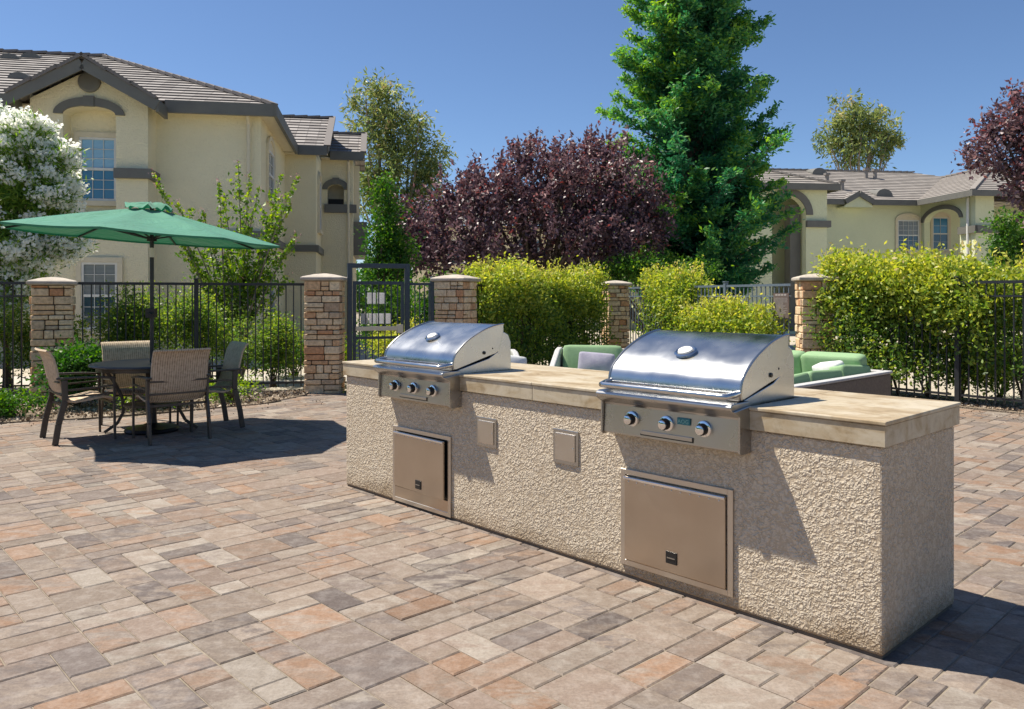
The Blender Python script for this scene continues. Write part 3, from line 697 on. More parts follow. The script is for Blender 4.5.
    ridge_caps(C, (a2, b3 - ov + 2, z3 + 2 * t2), (ar3, b3 - ov + 2, z3 + 2 * t2)); ridge_caps(C, (ar3, b3 - ov, z3), (ar3, b3 - ov + 2, z3 + 2 * t2), .2, .4)
    build_parts(C, 'ridge_cap', M['roof'], rf)
    # fascia boards + soffits
    F_ = MB(); h = .26
    F_.box(pk + gw, ov, -ov - .06, -ov + .02, ze - h, ze + .03); F_.box(-14, pk - gw, -ov - .06, -ov + .02, ze - h, ze + .03)
    F_.box(ov - .02, ov + .06, -ov - .06, b2 - ov - .06, ze - h, ze + .03); F_.box(ov + .06, ar2, b2 - ov - .06, b2 - ov + .02, ze - h, ze + .03)
    F_.box(a2 + .3, ar3, b3 - ov - .06, b3 - ov + .02, z3 - h, z3 + .03)
    for s in (-1, 1):
        F_.bar((pk + s * (gw + .02), pb - .47, zg - .12), (pk, pb - .47, zr - .12), .05, .24)
        F_.box(*sorted((pk + s * (gw - .02), pk + s * (gw + .05))), pb - .47, -ov, zg - .25, zg + .02)
    F_.bar((ar2 + .02, b2 - ov, ze - .1), (ar2 + .02, b2 - ov + r2, z2 - .1), .05, .2); F_.bar((ar3 + .02, b3 - ov, z3 - .1), (ar3 + .02, b3 - ov + 2, z3 + 2 * t2 - .1), .05, .2)
    build_parts(F_, 'fascia', M['trim'], root)
    S_ = MB(); S_.box(-14, ov, -ov, 0, ze - .2, ze - .17); S_.box(0, ov, 0, b2 - .5, ze - .2, ze - .17); S_.box(0, ar2, b2 - ov, b2, ze - .2, ze - .17); S_.box(a2, ar3, b3 - ov, b3, z3 - .2, z3 - .17)
    build_parts(S_, 'soffit', M['trim_light'], root)
    # gable-end walls of the lower roofs (right ends)
    G = MB(); G.add([(a2, b2, ze - .2), (a2, b2 - ov + 2 * r2, ze - .2), (a2, b2 - ov + r2, z2 - .05)], [(0, 1, 2)]); G.add([(a3, b3, z3 - .2), (a3, b3 - ov + 4, z3 - .2), (a3, b3 - ov + 2, z3 + 2 * t2 - .05)], [(0, 1, 2)])
    build_parts(G, 'gable_wall', M['trim'], root)
    # roof vents
    for (a, up) in ((B.a(4, 3.8), 4.6), (B.a(20, 1.6), 2.0), (B.a(33, 4.6), 4.9)):
        m = MB(); c = Vector((a, -ov + up, ze + up * tan)); n = 10
        vs = []; 
        for k in range(n + 1):
            t = math.pi * k / n; vs += [(c.x - .24 * math.cos(t), c.y - .15, c.z - .04 + .15 * math.sin(t)), (c.x - .24 * math.cos(t), c.y + .3, c.z + .1 + .03 * math.sin(t))]
        m.add(vs, [(2 * k, 2 * k + 2, 2 * k + 3, 2 * k + 1) for k in range(n)] + [tuple(range(0, 2 * n + 2, 2))]); m.build('roof_vent', M['trim'], rf)
left_building()

# ---------------- right building
def right_building():
    B = Frame(19.57, 38.0, 7.3)
    root = empty('apartment_building', (B.ox, B.oy, -.05), B.t, label='low wide building with tan tiled hip roof seen above the right-hand hedge', cat='building')
    ze = ZE + .05; W = MB(); ov = .6
    aM0 = B.a(828, 0) - 1
    pwall(W, TM(0, 0), aM0 - 12, 0, 0, ze)
    bw = -3.7                                          # wing front
    # wing side wall with porch arch (faces left)
    b_lo, b_hi = B.b(960, 0), -.25
    pwall(W, Matrix.Rotation(R(-90), 4, 'Z'), 0, -bw, 0, ze, (-b_hi, -b_lo, 2.9, 5.0, .5), .3) 
    aw = B.a(994, bw); pwall(W, TM(0, bw), 0, aw, 0, ze); pwall(W, TM(aw, bw, 90), 0, .6, 0, ze); pwall(W, TM(0, bw + .6), 0, aw, 0, ze); pwall(W, TM(9, bw, 90), 0, 12, 0, ze)
    pwall(W, TM(.003, 1.2), 0, 9, 0, ze)
    # left block
    bb = -5.2; ar = B.a(827, bb); al = B.a(700, bb)
    oa, ob = B.a(772, bb), B.a(806, bb)
    pwall(W, TM(0, bb), al, ar, 0, ze - .05, (oa, ob, .1, 4.75, .75), .35); pwall(W, TM(ar, bb, 90), 0, -bb, 0, ze)
    pwall(W, TM(0, bb + 2.2), al, ar, 0, ze)
    W.build('wall', M['wall_green'], root)
    arch_trim(root, TM(0, bb), oa, ob, 4.75, .75, .28, False)
    arch_trim(root, Matrix.Rotation(R(-90), 4, 'Z'), -b_hi, -b_lo, 5.0, .5, .2, False)
    T = MB(); zb = B.z(223, ar, bb); T.box(ob - .02, ar + .1, bb - .15, bb - .003, zb - .13, zb + .13); T.box(ar + .003, ar + .1, bb, -.01, zb - .13, zb + .13)
    zb2 = B.z(228, 0, bw); T.box(-.12, aw + .1, bw - .15, bw - .003, zb2 - .16, zb2 + .16); T.box(-.14, -.003, bw - .15, b_lo - .02, zb2 - .16, zb2 + .16)
    build_parts(T, 'trim_band', M['trim'], root)
    r_ = MB(); r_.box(B.a(795, bb), ob - .02, bb + .4, bb + .9, 0, ze - .8); r_.build('pillar_side_shade', M['trim'], root)  # dark box stands in for the shaded side of the porch pillar
    wa, wb = B.a(897, 0), B.a(918.5, 0)
    window(root, TM(0, 0), wa, wb, B.z(249.5, wa, 0), B.z(219, wa, 0), 'blind_grey', 'glass', 4, 2, arch=.22)
    window(root, TM(0, 1.2), B.a(932, 1.2), B.a(948, 1.2), B.z(249, 0, 1.2), B.z(216, 0, 1.2), 'glass_blue', 'glass', 2, 1, arch=.15)
    m = MB(); m.tube([(-.1, bw + .35, ze - .2), (-.1, bw + .35, 0)], .06, 8); m.build('downspout', M['white'], root)
    RF = MB(); tan = .40; sl_ = math.sqrt(1 + tan * tan); wd = 5.6; ol = .3
    x0 = aM0 - 12
    roof_plane(RF, (x0, -ov, ze), (1, 0, 0), (0, 1, tan), [(0, 0), (-x0 + 12, 0), (-x0 + 12 - 9, wd * sl_), (0, wd * sl_)])
    roof_plane(RF, (-ov, bw - ov, ze), (0, 1, 0), (1, 0, tan), [(0, 0), (-bw + 6, 0), (-bw + 6, 4.6 * sl_), (4.6, 4.6 * sl_)])
    roof_plane(RF, (-ov, bw - ov, ze), (1, 0, 0), (0, 1, tan), [(0, 0), (9.2, 0), (4.6, 4.6 * sl_)])
    roof_plane(RF, (8.6, bw - ov, ze), (0, 1, 0), (-1, 0, tan), [(0, 0), (-bw + 6, 0), (-bw + 6, 4.6 * sl_), (4.6, 4.6 * sl_)])
    zl = ze - .05; wl = 4.2; h = .24
    roof_plane(RF, (al - 3, bb - ol, zl), (1, 0, 0), (0, 1, tan), [(0, 0), (ar + ol - al + 3, 0), (ar + ol - al + 3 - wl, wl * sl_), (0, wl * sl_)])
    roof_plane(RF, (ar + ol, bb - ol, zl), (0, 1, 0), (-1, 0, tan), [(0, 0), (8.4, 0), (4.2, wl * sl_)])
    # little pediment on the eave
    g0, g1 = B.a(844, -ov), B.a(872, -ov); gm = (g0 + g1) / 2; gw = (g1 - g0) / 2; gs = math.sqrt(1 + .55 ** 2)
    for s in (-1, 1):
        roof_plane(RF, (gm + s * gw, -ov - .1, ze), (0, 1, 0), (-s, 0, .55), [(0, 0), (1.8, 0), (1.8, gw * gs), (0, gw * gs)])
    rf = RF.build('roof', M['roof_tan'], root, recalc=False)
    C = MB(); ridge_caps(C, (x0, -ov + wd, ze + wd * tan), (3, -ov + wd, ze + wd * tan)); ridge_caps(C, (-ov, bw - ov, ze), (4, bw - ov + 4.6, ze + 4.6 * tan))
    ridge_caps(C, (ar + ol, bb - ol, zl), (ar + ol - wl, bb - ol + wl, zl + wl * tan)); ridge_caps(C, (al - 3, bb - ol + wl, zl + wl * tan), (ar + ol - wl, bb - ol + wl, zl + wl * tan))
    ridge_caps(C, (4, bw - ov + 4.6, ze + 4.6 * tan), (4, 4, ze + 4.6 * tan))
    build_parts(C, 'ridge_cap', M['roof_tan'], rf)
    F_ = MB()
    F_.box(ar + ov, g0, -ov - .08, -ov, ze - h, ze + .02); F_.box(g1, -ov, -ov - .08, -ov, ze - h, ze + .02); F_.box(-ov - .08, -ov, bw - ov - .08, -ov, ze - h, ze + .02)
    F_.box(-ov, 9, bw - ov - .08, bw - ov, ze - h, ze + .02); F_.box(al - 3, ar + ol + .08, bb - ol - .08, bb - ol, zl - h, zl + .02); F_.box(ar + ol, ar + ol + .08, bb - ol, -ov, zl - h, zl + .02)
    for s in (-1, 1): F_.bar((gm + s * gw, -ov - .14, ze - .11), (gm, -ov - .14, ze + gw * .55 - .11), .08, .24)
    build_parts(F_, 'fascia', M['trim'], root)
    G = MB(); G.add([(g0, -ov - .05, ze - .3), (g1, -ov - .05, ze - .3), (gm, -ov - .05, ze + gw * .5)], [(0, 1, 2)]); G.box(g0, g1, -ov - .05, 0, ze - .35, ze - .3); G.build('gable_wall', M['wall_green'], root)
    for (px, up) in ((817, 5.0), (881, .9), (827, 3.0), (866, 4.2), (875, 4.1), (842, 1.7)):
        a = B.a(px, up - ov); m = MB(); c = Vector((a, -ov + up, ze + up * tan)); n = 10; vs = []
        big = px in (817, 881); r1 = .42 if big else .16
        if big:
            for k in range(n + 1):
                t = math.pi * k / n; vs += [(c.x - r1 * math.cos(t), c.y - .3, c.z - .1 + .36 * math.sin(t)), (c.x - r1 * math.cos(t), c.y + 1.0, c.z + .3 + .06 * math.sin(t))]
            m.add(vs, [(2 * k, 2 * k + 2, 2 * k + 3, 2 * k + 1) for k in range(n)] + [tuple(range(0, 2 * n + 2, 2))]); m.build('roof_vent', M['trim'], rf)
        else:
            m.tube([c - Vector((0, 0, .1)), c + Vector((0, 0, .4))], .1, 8); m.tube([c + Vector((0, 0, .4)), c + Vector((0, 0, .5))], .17, 8); m.build('vent_pipe', M['roof_tan'], rf)
right_building()
# far house behind the plum tree
def far_house():
    root = empty('apartment_building', (at(490, 46).x, 46, -.05), 0, label='distant grey-roofed house whose roof corner shows above the big purple tree', cat='building')
    W = MB(); W.box(-4.5, 6, 0, 10, 0, 5.6); W.build('wall', M['wall'], root)
    RF = MB(); s = math.sqrt(1 + .16)
    roof_plane(RF, (-5, -.6, 5.6), (1, 0, 0), (0, 1, .4), [(0, 0), (11.6, 0), (7.5, 6.5 * s), (3.0, 6.5 * s)])
    roof_plane(RF, (-5, -.6, 5.6), (0, 1, 0), (1, 0, .4), [(0, 0), (11.2, 0), (5.6, 5.6 * s)])
    roof_plane(RF, (6.6, -.6, 5.6), (0, 1, 0), (-1, 0, .4), [(0, 0), (11.2, 0), (5.6, 5.6 * s)])
    RF.build('roof', M['roof_tan'], root, recalc=False)
    for x in (-2.5, 1.5): window(root, TM(0, 0), x, x + 1.4, 3.4, 4.8, 'glass', 'glass', 2, 1)
far_house()

# ================================================================== PILLARS
def pillar(px, d, h, size, rot, seed, label):
    p = at(px, d); root = empty('stone_pillar', (p.x, p.y, -.02), R(rot), label=label, cat='pillar', group='stone pillars of the fence')
    rr = random.Random(seed); hs = size / 2 - .03; core = MB(); core.box(-hs + .01, hs - .01, -hs + .01, hs - .01, 0, h - .03); core.build('mortar_core', M['mortar'], root)
    S = MB(); z = 0
    while z < h - .04:
        ch = min(rr.uniform(.065, .15), h - z)
        if h - .0 - (z + ch) < .04: ch = h - z
        for side in range(4):
            rm = Matrix.Rotation(math.pi / 2 * side, 4, 'Z'); x = -size / 2 + (.045 if side % 2 else 0)
            end = size / 2 - (.045 if side % 2 else 0)
            while x < end - .01:
                wd = rr.uniform(.10, .30); 
                if end - (x + wd) < .06: wd = end - x
                parts = [(z, ch)] if ch < .12 or rr.random() < .65 else [(z, ch * .45), (z + ch * .45, ch * .55)]
                for (za, hh) in parts:
                    o_ = rr.uniform(0, .034); g = .0055
                    S.box(x + g, x + wd - g, -size / 2 - o_ + .012, -hs + .005, za + g, za + hh - g, a=rr.random() + .001, M4=rm)
                x += wd
        z += ch
    S.build('stone_facing', M['stone'], root, bevel=.011, segs=2)
    c = MB(); s1 = size / 2 + .048; n = 9; vs = []; fs = []
    prof = [(s1 - .02, -.0), (s1, .012), (s1, .05), (s1 - .03, .065), (s1 * .45, .10), (.02, .115)]
    for (s_, z_) in prof: 
        for sx, sy in ((-1, -1), (1, -1), (1, 1), (-1, 1)): vs.append((sx * s_, sy * s_, h + z_ - .0))
    for k in range(len(prof) - 1):
        for q in range(4): fs.append((k * 4 + q, k * 4 + (q + 1) % 4, k * 4 + 4 + (q + 1) % 4, k * 4 + 4 + q))
    fs += [(3, 2, 1, 0), tuple(len(vs) - 4 + i for i in range(4))]
    c.add(vs, fs); c.build('cap', M['cap'], root, bevel=.008)
    return p
P1 = pillar(53, 10.9, 1.60, .50, 28, 1, 'tall stone pillar under the white flowering bush at far left')
P2 = pillar(325, 11.95, 1.68, .52, 3, 2, 'stone pillar left of the black gate, with its whole height in view')
P3 = pillar(456, 12.5, 1.68, .50, -24, 3, 'stone pillar right of the gate, rising behind the left grill hood')
P4 = pillar(615, 17.0, 1.68, .48, 12, 4, 'narrow far stone pillar between the two hedges, part hidden by leaves')
P5 = pillar(815, 12.0, 1.68, .48, -8, 5, 'stone pillar beside the brown notice and the green-cushioned sofa')

# ================================================================== FENCES
def fence(p, q, label, mat='iron', h=1.62, posts=2, step=.105, gap=.08, midrail=True, plist=None):
    p = Vector((p[0], p[1], 0)); q = Vector((q[0], q[1], 0)); Ln = (q - p).length; d = q - p
    root = empty('iron_fence', (p.x, p.y, 0), math.atan2(d.y, d.x), label=label, cat='fence', group='metal railing panels round the patio')
    m = MB(); n = int(Ln / step)
    for i in range(n):
        x = (i + .5) * Ln / n; m.box(x - .008, x + .008, -.008, .008, gap, h - .01)
    m.box(0, Ln, -.018, .018, h - .03, h + .008)
    m.box(0, Ln, -.014, .014, gap + .05, gap + .08)
    if midrail: m.box(0, Ln, -.014, .014, h - .2, h - .175)
    m.build('railing_panel', M[mat], root)
    for x in (plist if plist is not None else [Ln * (i + 1) / (posts + 1) for i in range(posts)]):
        pm = MB(); pm.box(x - .03, x + .03, -.03, .03, 0, h + .05); pm.box(x - .038, x + .038, -.038, .038, h + .051, h + .07); pm.build('post', M[mat], root, bevel=.003)
    return root
fence((-9.6, 10.2), (P1.x - .3, P1.y - .12), 'black railing at the far left edge, left of the bush-topped pillar', posts=1)
fence((P1.x + .32, P1.y + .05), (P2.x - .3, P2.y - .02), 'black railing behind the patio table between the two left pillars', posts=1, midrail=False)
fence((P3.x + .3, P3.y + .25), (P4.x - .2, P4.y - .35), 'railing buried inside the dense hedge behind the left grill', posts=2)
fence((P4.x + .25, P4.y - .35), (P5.x - .27, P5.y + .25), 'blue-grey railing carrying the brown notice, left of the sofa pillar', mat='iron_pale', posts=2)
fence((P5.x + .28, P5.y - .2), (5.76, 10.42), 'black railing half hidden in the right hedge behind the sofa', posts=0)
fence((5.80, 10.37), (9.4, 5.4), 'black railing running out of the picture at the right edge', plist=[.02, 2.4, 4.8])
# gate between P2 and P3
def gate():
    p = Vector((P2.x + .33, P2.y + .02, 0)); q = Vector((P3.x - .34, P3.y - .1, 0)); d = q - p; ang = math.atan2(d.y, d.x); Ln = d.length
    wg = 1.0 * (407 - 345) / (432 - 345) * Ln
    root = empty('metal_gate', p, ang, label='black mesh-backed gate with tall frame and pale push bar', cat='gate')
    f = MB(); hT = 1.93
    f.box(0, .07, -.035, .035, 0, hT); f.box(wg - .075, wg, -.035, .035, 0, hT); f.box(.07, wg - .075, -.03, .03, hT - .07, hT); f.build('outer_frame', M['iron_blue'], root, bevel=.003)
    g = MB(); h = 1.66; x0, x1 = .085, wg - .09
    for z in (.10, h - .05): g.box(x0, x1, -.02, .02, z, z + .05)
    g.box(x0, x0 + .045, -.022, .022, .1, h); g.box(x1 - .045, x1, -.022, .022, .1, h); g.box(x0, x1, -.018, .018, .78, .82)
    n = 8
    for i in range(1, n): x = x0 + (x1 - x0) * i / n; g.box(x - .008, x + .008, -.008, .008, .12, h - .02)
    g.build('gate_leaf', M['iron_blue'], root)
    ms = MB()
    k = 0
    while k < 48:
        z = .86 + k * .0165 * 1.0; ms.box(x0 + .04, x1 - .04, .022, .0235, z, z + .0030); k += 1
    k = 0
    while x0 + .05 + k * .018 < x1 - .05: x = x0 + .05 + k * .018; ms.box(x, x + .0028, .024, .0255, .86, 1.62); k += 1
    ms.build('mesh_panel', M['dark'], root)
    b = MB(); b.box(x0 + .03, x1 - .1, -.10, -.05, .91, .975); b.box(x1 - .12, x1 - .03, -.11, -.025, .87, 1.0); b.box(x0 + .03, x0 + .06, -.06, -.02, .92, .965); b.build('push_bar', M['trim_light'], root, bevel=.006)
    l = MB(); l.box(x1 - .06, x1 + .06, -.06, .05, .62, .86); l.build('latch_box', M['black'], root, bevel=.006)
    # side panel
    s0 = wg + .01; s1 = Ln
    r2 = empty('iron_fence', p + d.normalized() * s0, ang, label='short black railing between the gate and its right-hand pillar', cat='fence', group='metal railing panels round the patio')
    m = MB(); w_ = s1 - s0; 
    for i in range(1, 5): x = w_ * i / 5; m.box(x - .008, x + .008, -.008, .008, .08, 1.61)
    m.box(0, w_, -.018, .018, 1.6, 1.64); m.box(0, w_, -.014, .014, .12, .15); m.build('railing_panel', M['iron_blue'], r2)
    pm = MB(); pm.box(w_ - .06, w_, -.03, .03, 0, 1.68); pm.lathe([(0, 0), (.02, 0), (.035, .03), (.02, .06), (0, .065)], (w_ - .03, 0, 1.681), 12); pm.build('post', M['iron_blue'], r2)
    # pale papers behind the bars
    def notice(xc, zc, ww, hh, lab):
        c = p + d.normalized() * xc; nr = Vector((-d.y, d.x, 0)).normalized() * .03
        o = MB().box(-ww / 2, ww / 2, -.003, .0, -hh / 2, hh / 2).build('notice_sheet', M['paper'])
        o.location = (c.x + nr.x, c.y + nr.y, zc); o.rotation_euler = (0, 0, ang); meta(o, lab, 'notice', 'white sheets on the gate mesh')
    xm = x0 + (x1 - x0) * .47
    for i, l_ in enumerate(('left one of two white sheets high on the gate mesh', 'right one of two white sheets high on the gate mesh')): notice(xm - .08 + i * .15, 1.40, .13, .17, l_)
    for i, l_ in enumerate(('leftmost of four white sheets just above the push bar', 'second from left of the four white sheets above the push bar', 'third from left of the four white sheets above the push bar', 'rightmost of four white sheets just above the push bar')): notice(xm - .19 + i * .122, 1.09, .11, .155, l_)
gate()
# brown notice on the fence
def notice_board():
    FA = Vector((P4.x + .25, P4.y - .35, 0)); FB = Vector((P5.x - .27, P5.y + .25, 0)); dirv = (FB - FA).normalized(); ang = math.atan2(dirv.y, dirv.x)
    # project pixel 783 onto the fence line
    r = (783 - CX) / FPX; t = (FA.x - r * FA.y) / (r * dirv.y - dirv.x); pos = FA + dirv * t; D = pos.y
    root = empty('notice_sign', (pos.x + math.sin(ang) * .035, pos.y - math.cos(ang) * .035, zz(318, D)), ang, label='brown notice plate with small pale text on the blue-grey railing', cat='sign')
    s = D / FPX; W_, H_ = .34, 25 * s
    MB().box(-W_ / 2, W_ / 2, -.008, 0, 0, H_).build('plate', simple('brown_plate', (.16, .12, .11), rough=.5), root)
    m = MB(); rr = random.Random(3); n = 4
    for i in range(n): x = -W_ * .36 + i * W_ * .19; m.box(x, x + W_ * .15, -.0105, -.0082, H_ * .89, H_ * .955)
    for k in range(20):
        z = H_ * (.06 + k * .038); e = rr.uniform(.55, .9) if 12 > k > 1 else .9 if k > 14 else .6
        x = -W_ * .44
        while x < -W_ * .44 + W_ * e * .95:
            l_ = rr.uniform(.03, .09) * W_; m.box(x, min(x + l_, W_ * .44), -.0105, -.0082, z, z + H_ * .017); x += l_ + W_ * .02
    m.build('lettering', simple('pale_ink', (.42, .37, .35), rough=.6), root)
notice_board()

# ================================================================== ISLAND
LI = 3.935; DI = .806
root_i = empty('barbecue_island', (*uvw(LI, 0), 0), math.atan2(-UY, -UX), label='long stucco barbecue island with travertine counter holding both grills', cat='kitchen island')
def X(u): return LI - u
def island():
    m = MB(); m.box(.008, LI - .008, .008, DI - .008, -.02, .014); m.build('plinth', M['mortar'], root_i); m = MB(); m.box(0, LI, 0, DI, .0135, .832); o = m.build('body', M['island'], root_i, bevel=.012, segs=3)
    slabs = []
    ts = .835; te = .937; ov = .022
    c = MB(); 
    c2 = MB()
    def slab(u0, u1, v0, v1):
        c.box(X(u1) + .001, X(u0) - .001, v0, v1, te - .0165, te)
        g = .006; c2.box(X(u1) + (g if u1 > 3.94 else .001), X(u0) - (g if u0 < -.01 else .001), v0 + (g if v0 < 0 else 0), v1 - (g if v1 > DI else 0), ts, te - .018)
    slab(-ov, .575, -ov, DI + ov); slab(1.345, 1.93, -ov, DI + ov); slab(1.93, 2.575, -ov, DI + ov); slab(3.345, LI + ov, -ov, DI + ov)
    slab(.575, 1.345, .46, DI + ov); slab(2.575, 3.345, .46, DI + ov)
    c.build('countertop', M['trav'], root_i, bevel=.004, segs=2); build_parts(c2, 'counter_fascia', M['trav'], root_i, bevel=.002, segs=1)
    # utility hatches
    for (u0, u1, z0, z1) in ((2.244, 2.425, .515, .692), (1.589, 1.775, .510, .697)):
        f = MB(); x0, x1 = X(u1), X(u0); r_ = .02
        f.box(x0, x1, -.008, .01, z0, z1); fo = f.build('utility_hatch', M['steel'], root_i, bevel=.003)
        g = MB(); g.box(x0 + r_, x1 - r_, -.014, -.0085, z0 + r_, z1 - r_); g.build('cover_plate', M['door_frame'], fo, bevel=.003)
        s_ = MB(); s_.lathe([(0, 0), (.004, 0), (.004, .002), (0, .003)], n=10, M4=Matrix.Translation((x1 - r_ - .012, -.0145, (z0 + z1) / 2)) @ Matrix.Rotation(R(90), 4, 'X')); s_.build('screw', M['chrome'], fo)
    # access doors
    for (u0, u1, z0, z1, ajar) in ((.654, 1.296, .068, .552, 0.0), (2.672, 3.31, .018, .533, 1.6)):
        x0, x1 = X(u1), X(u0); f = MB(); e = .028
        f.box(x0, x0 + e, -.012, .01, z0, z1); f.box(x1 - e, x1, -.012, .01, z0, z1); f.box(x0 + e, x1 - e, -.012, .01, z0, z0 + e); f.box(x0 + e, x1 - e, -.012, .01, z1 - e, z1)
        fo = f.build('access_door', M['door_frame'], root_i, bevel=.002, segs=1)
        if ajar: f2 = MB(); f2.box(x0 + e, x1 - e, -.001, .01, z0 + e, z1 - e); f2.build('door_recess', M['black'], fo)
        hinge = Matrix.Translation((x0 + e, -.004, 0)) @ Matrix.Rotation(R(-ajar), 4, 'Z')
        g = MB(); wd = x1 - x0 - 2 * e - (.006 if not ajar else .018); g.box(.003, wd, -.016, 0, z0 + e + (.0 if not ajar else .075) + .003, z1 - e - .006, M4=hinge); g.build('door_leaf', M['steel_door'], fo, bevel=.004, segs=2)
        if ajar: l = MB(); l.box(x0 + e, x1 - e, -.010, -.002, z0 + e, z0 + e + .072); l.build('kick_plate', M['steel_door'], fo)
        # folded lip along the top with rivets
        g = MB(); g.box(.0, wd, -.024, -.0165, z1 - e - .02, z1 - e - .008, M4=hinge); g.build('top_lip', M['chrome'], fo, bevel=.002)
        g = MB()
        for i in range(11): x = .03 + (wd - .06) * i / 10; g.lathe([(0, 0), (.0035, 0), (.003, .002), (0, .003)], n=8, M4=hinge @ Matrix.Translation((x, -.0165, z1 - e - .03)) @ Matrix.Rotation(R(90), 4, 'X'))
        g.build('rivet_row', M['chrome'], fo)
        hx = wd * (.50 if not ajar else .52); hz = z0 + (.075 if not ajar else .13)
        g = MB(); g.box(hx - .032, hx + .032, -.021, -.0165, hz, hz + .058, M4=hinge); g.build('latch', M['black'], fo, bevel=.006)
        g = MB(); g.box(hx - .022, hx + .022, -.0235, -.0215, hz + .026, hz + .031, M4=hinge); g.build('latch_slot', M['steel'], fo)
island()

# ================================================================== GRILLS
def grill(uc, label, badge):
    px, py = uvw(uc, 0); root = empty('gas_grill', (px, py, .835), math.atan2(-UY, -UX), label=label, cat='grill', group='built-in gas grills'); Z = lambda z: z - .835
    hw = .375
    # firebox with rear guard
    m = MB(); poly = [(-.03, .836), (-.03, .955), (.0, .962), (.25, 1.02), (.33, 1.06), (.36, 1.18), (.385, 1.19), (.425, 1.17), (.448, 1.12), (.45, .836)]
    m.prism([(y, Z(z)) for y, z in poly], -hw + .012, hw - .012); fb = m.build('firebox', M['hood'], root, bevel=.004)
    # hood shell
    def arc(n=18):
        # smooth curve through the measured profile
        P = [(-.052, .965), (-.056, 1.0), (-.045, 1.045), (-.012, 1.085), (.07, 1.145), (.20, 1.205), (.31, 1.234), (.372, 1.240)]
        out = []
        for i in range(len(P) - 1):
            p0 = P[max(i - 1, 0)]; p1 = P[i]; p2 = P[i + 1]; p3 = P[min(i + 2, len(P) - 1)]
            for k in range(5):
                t = k / 5; out.append(tuple(.5 * ((2 * p1[j]) + (-p0[j] + p2[j]) * t + (2 * p0[j] - 5 * p1[j] + 4 * p2[j] - p3[j]) * t * t + (-p0[j] + 3 * p1[j] - 3 * p2[j] + p3[j]) * t ** 3) for j in range(2)))
        out.append(P[-1]); return out
    A = arc(); hb = [(y, Z(z)) for y, z in A] + [(.374, Z(1.20)), (.335, Z(1.07)), (.30, Z(1.05)), (-.03, Z(.964))]
    m = MB(); m.prism(hb, -hw, hw); hood = m.build('hood', M['hood'], root, bevel=.006, segs=3, smooth=True, ang=28)
    # rolled rim strips along both ends of the hood
    for s in (-1, 1):
        r_ = MB(); r_.tube([(s * (hw - .002), y - .0, Z(z) + .001) for y, z in A], .006, 8); r_.build('hood_rim', M['steel'], hood, smooth=True)
    # front lip plate below the curve
    m = MB(); m.box(-hw + .004, hw - .004, -.066, -.057, Z(.962), Z(1.0)); m.build('hood_lip', M['steel'], hood, bevel=.003)
    # handle
    m = MB(); hy = -.142; hz = Z(.985); e = hw - .012
    pts = [(-e, -.055, hz + .012), (-e, -.10, hz + .006), (-e + .012, hy, hz), (-e + .03, hy - .004, hz), (e - .03, hy - .004, hz), (e - .012, hy, hz), (e, -.10, hz + .006), (e, -.055, hz + .012)]
    m.tube(pts, .0145, 14); m.build('handle', M['bar'], hood, smooth=True, ang=60)
    # gauge on the hood: oval chrome bezel on the slope
    yc, zc = .075, 1.1475; th = math.atan2(1.205 - 1.085, .20 + .012)
    G4 = Matrix.Translation((0.0, yc, Z(zc))) @ Matrix.Rotation(th, 4, 'X') @ Matrix.Diagonal((1.2, .95, 1, 1))
    m = MB(); m.lathe([(0, 0), (.048, 0), (.05, .012), (.042, .018), (.036, .014), (0, .014)], n=32, M4=G4); ga = m.build('temperature_gauge', M['bar'], hood, smooth=True, ang=50)
    m = MB(); m.lathe([(0, .0145), (.033, .0145), (.03, .022), (0, .027)], n=28, M4=G4); m.build('gauge_glint', M['white'], ga, smooth=True)  # white disc paints the bright highlight on the gauge dome
    # side bolts
    for s in (-1, 1):
        b = MB(); b.lathe([(0, 0), (.011, 0), (.011, .006), (0, .009)], n=14, M4=Matrix.Translation((s * (hw + .0), .20, Z(1.06))) @ Matrix.Rotation(R(90 * s), 4, 'Y')); b.lathe([(0, 0), (.006, 0), (0, .005)], n=10, M4=Matrix.Translation((s * (hw + .0), .275, Z(1.085))) @ Matrix.Rotation(R(90 * s), 4, 'Y')); b.build('pivot_bolt', M['black'], hood)
    # control panel
    pw = .383
    prof = [(.0, .738), (-.082, .738), (-.088, .742), (-.080, .882), (-.086, .892), (-.138, .919), (-.150, .930), (-.153, .941), (-.145, .952), (-.125, .957), (-.06, .958), (.0, .958)]
    m = MB(); m.prism([(y, Z(z)) for y, z in prof], -pw, pw); cp = m.build('control_panel', M['steel'], root, bevel=.004, segs=3, smooth=True, ang=30)
    m = MB()   # angled end plates
    for s in (-1, 1):
        pl = [(-.002, .73), (-.09, .73), (-.10, .74), (-.098, .896), (-.145, .924), (-.002, .94)]
        m = MB(); m.prism([(y, Z(z)) for y, z in pl], s * pw + (.001 if s > 0 else -.011), s * pw + (.011 if s > 0 else -.001)); m.build('end_plate', M['steel'], cp, bevel=.003)
    # recessed drip tray outline
    m = MB(); m.box(-.15, .15, -.0905, -.085, Z(.752), Z(.756)); m.box(.146, .15, -.0905, -.085, Z(.756), Z(.775)); m.box(-.15, -.146, -.0905, -.085, Z(.756), Z(.76)); m.build('tray_gap', M['black'], cp)
    m = MB(); m.box(-.145, .145, -.0925, -.086, Z(.7575), Z(.776)); m.build('drip_tray_front', M['steel'], cp, bevel=.001)
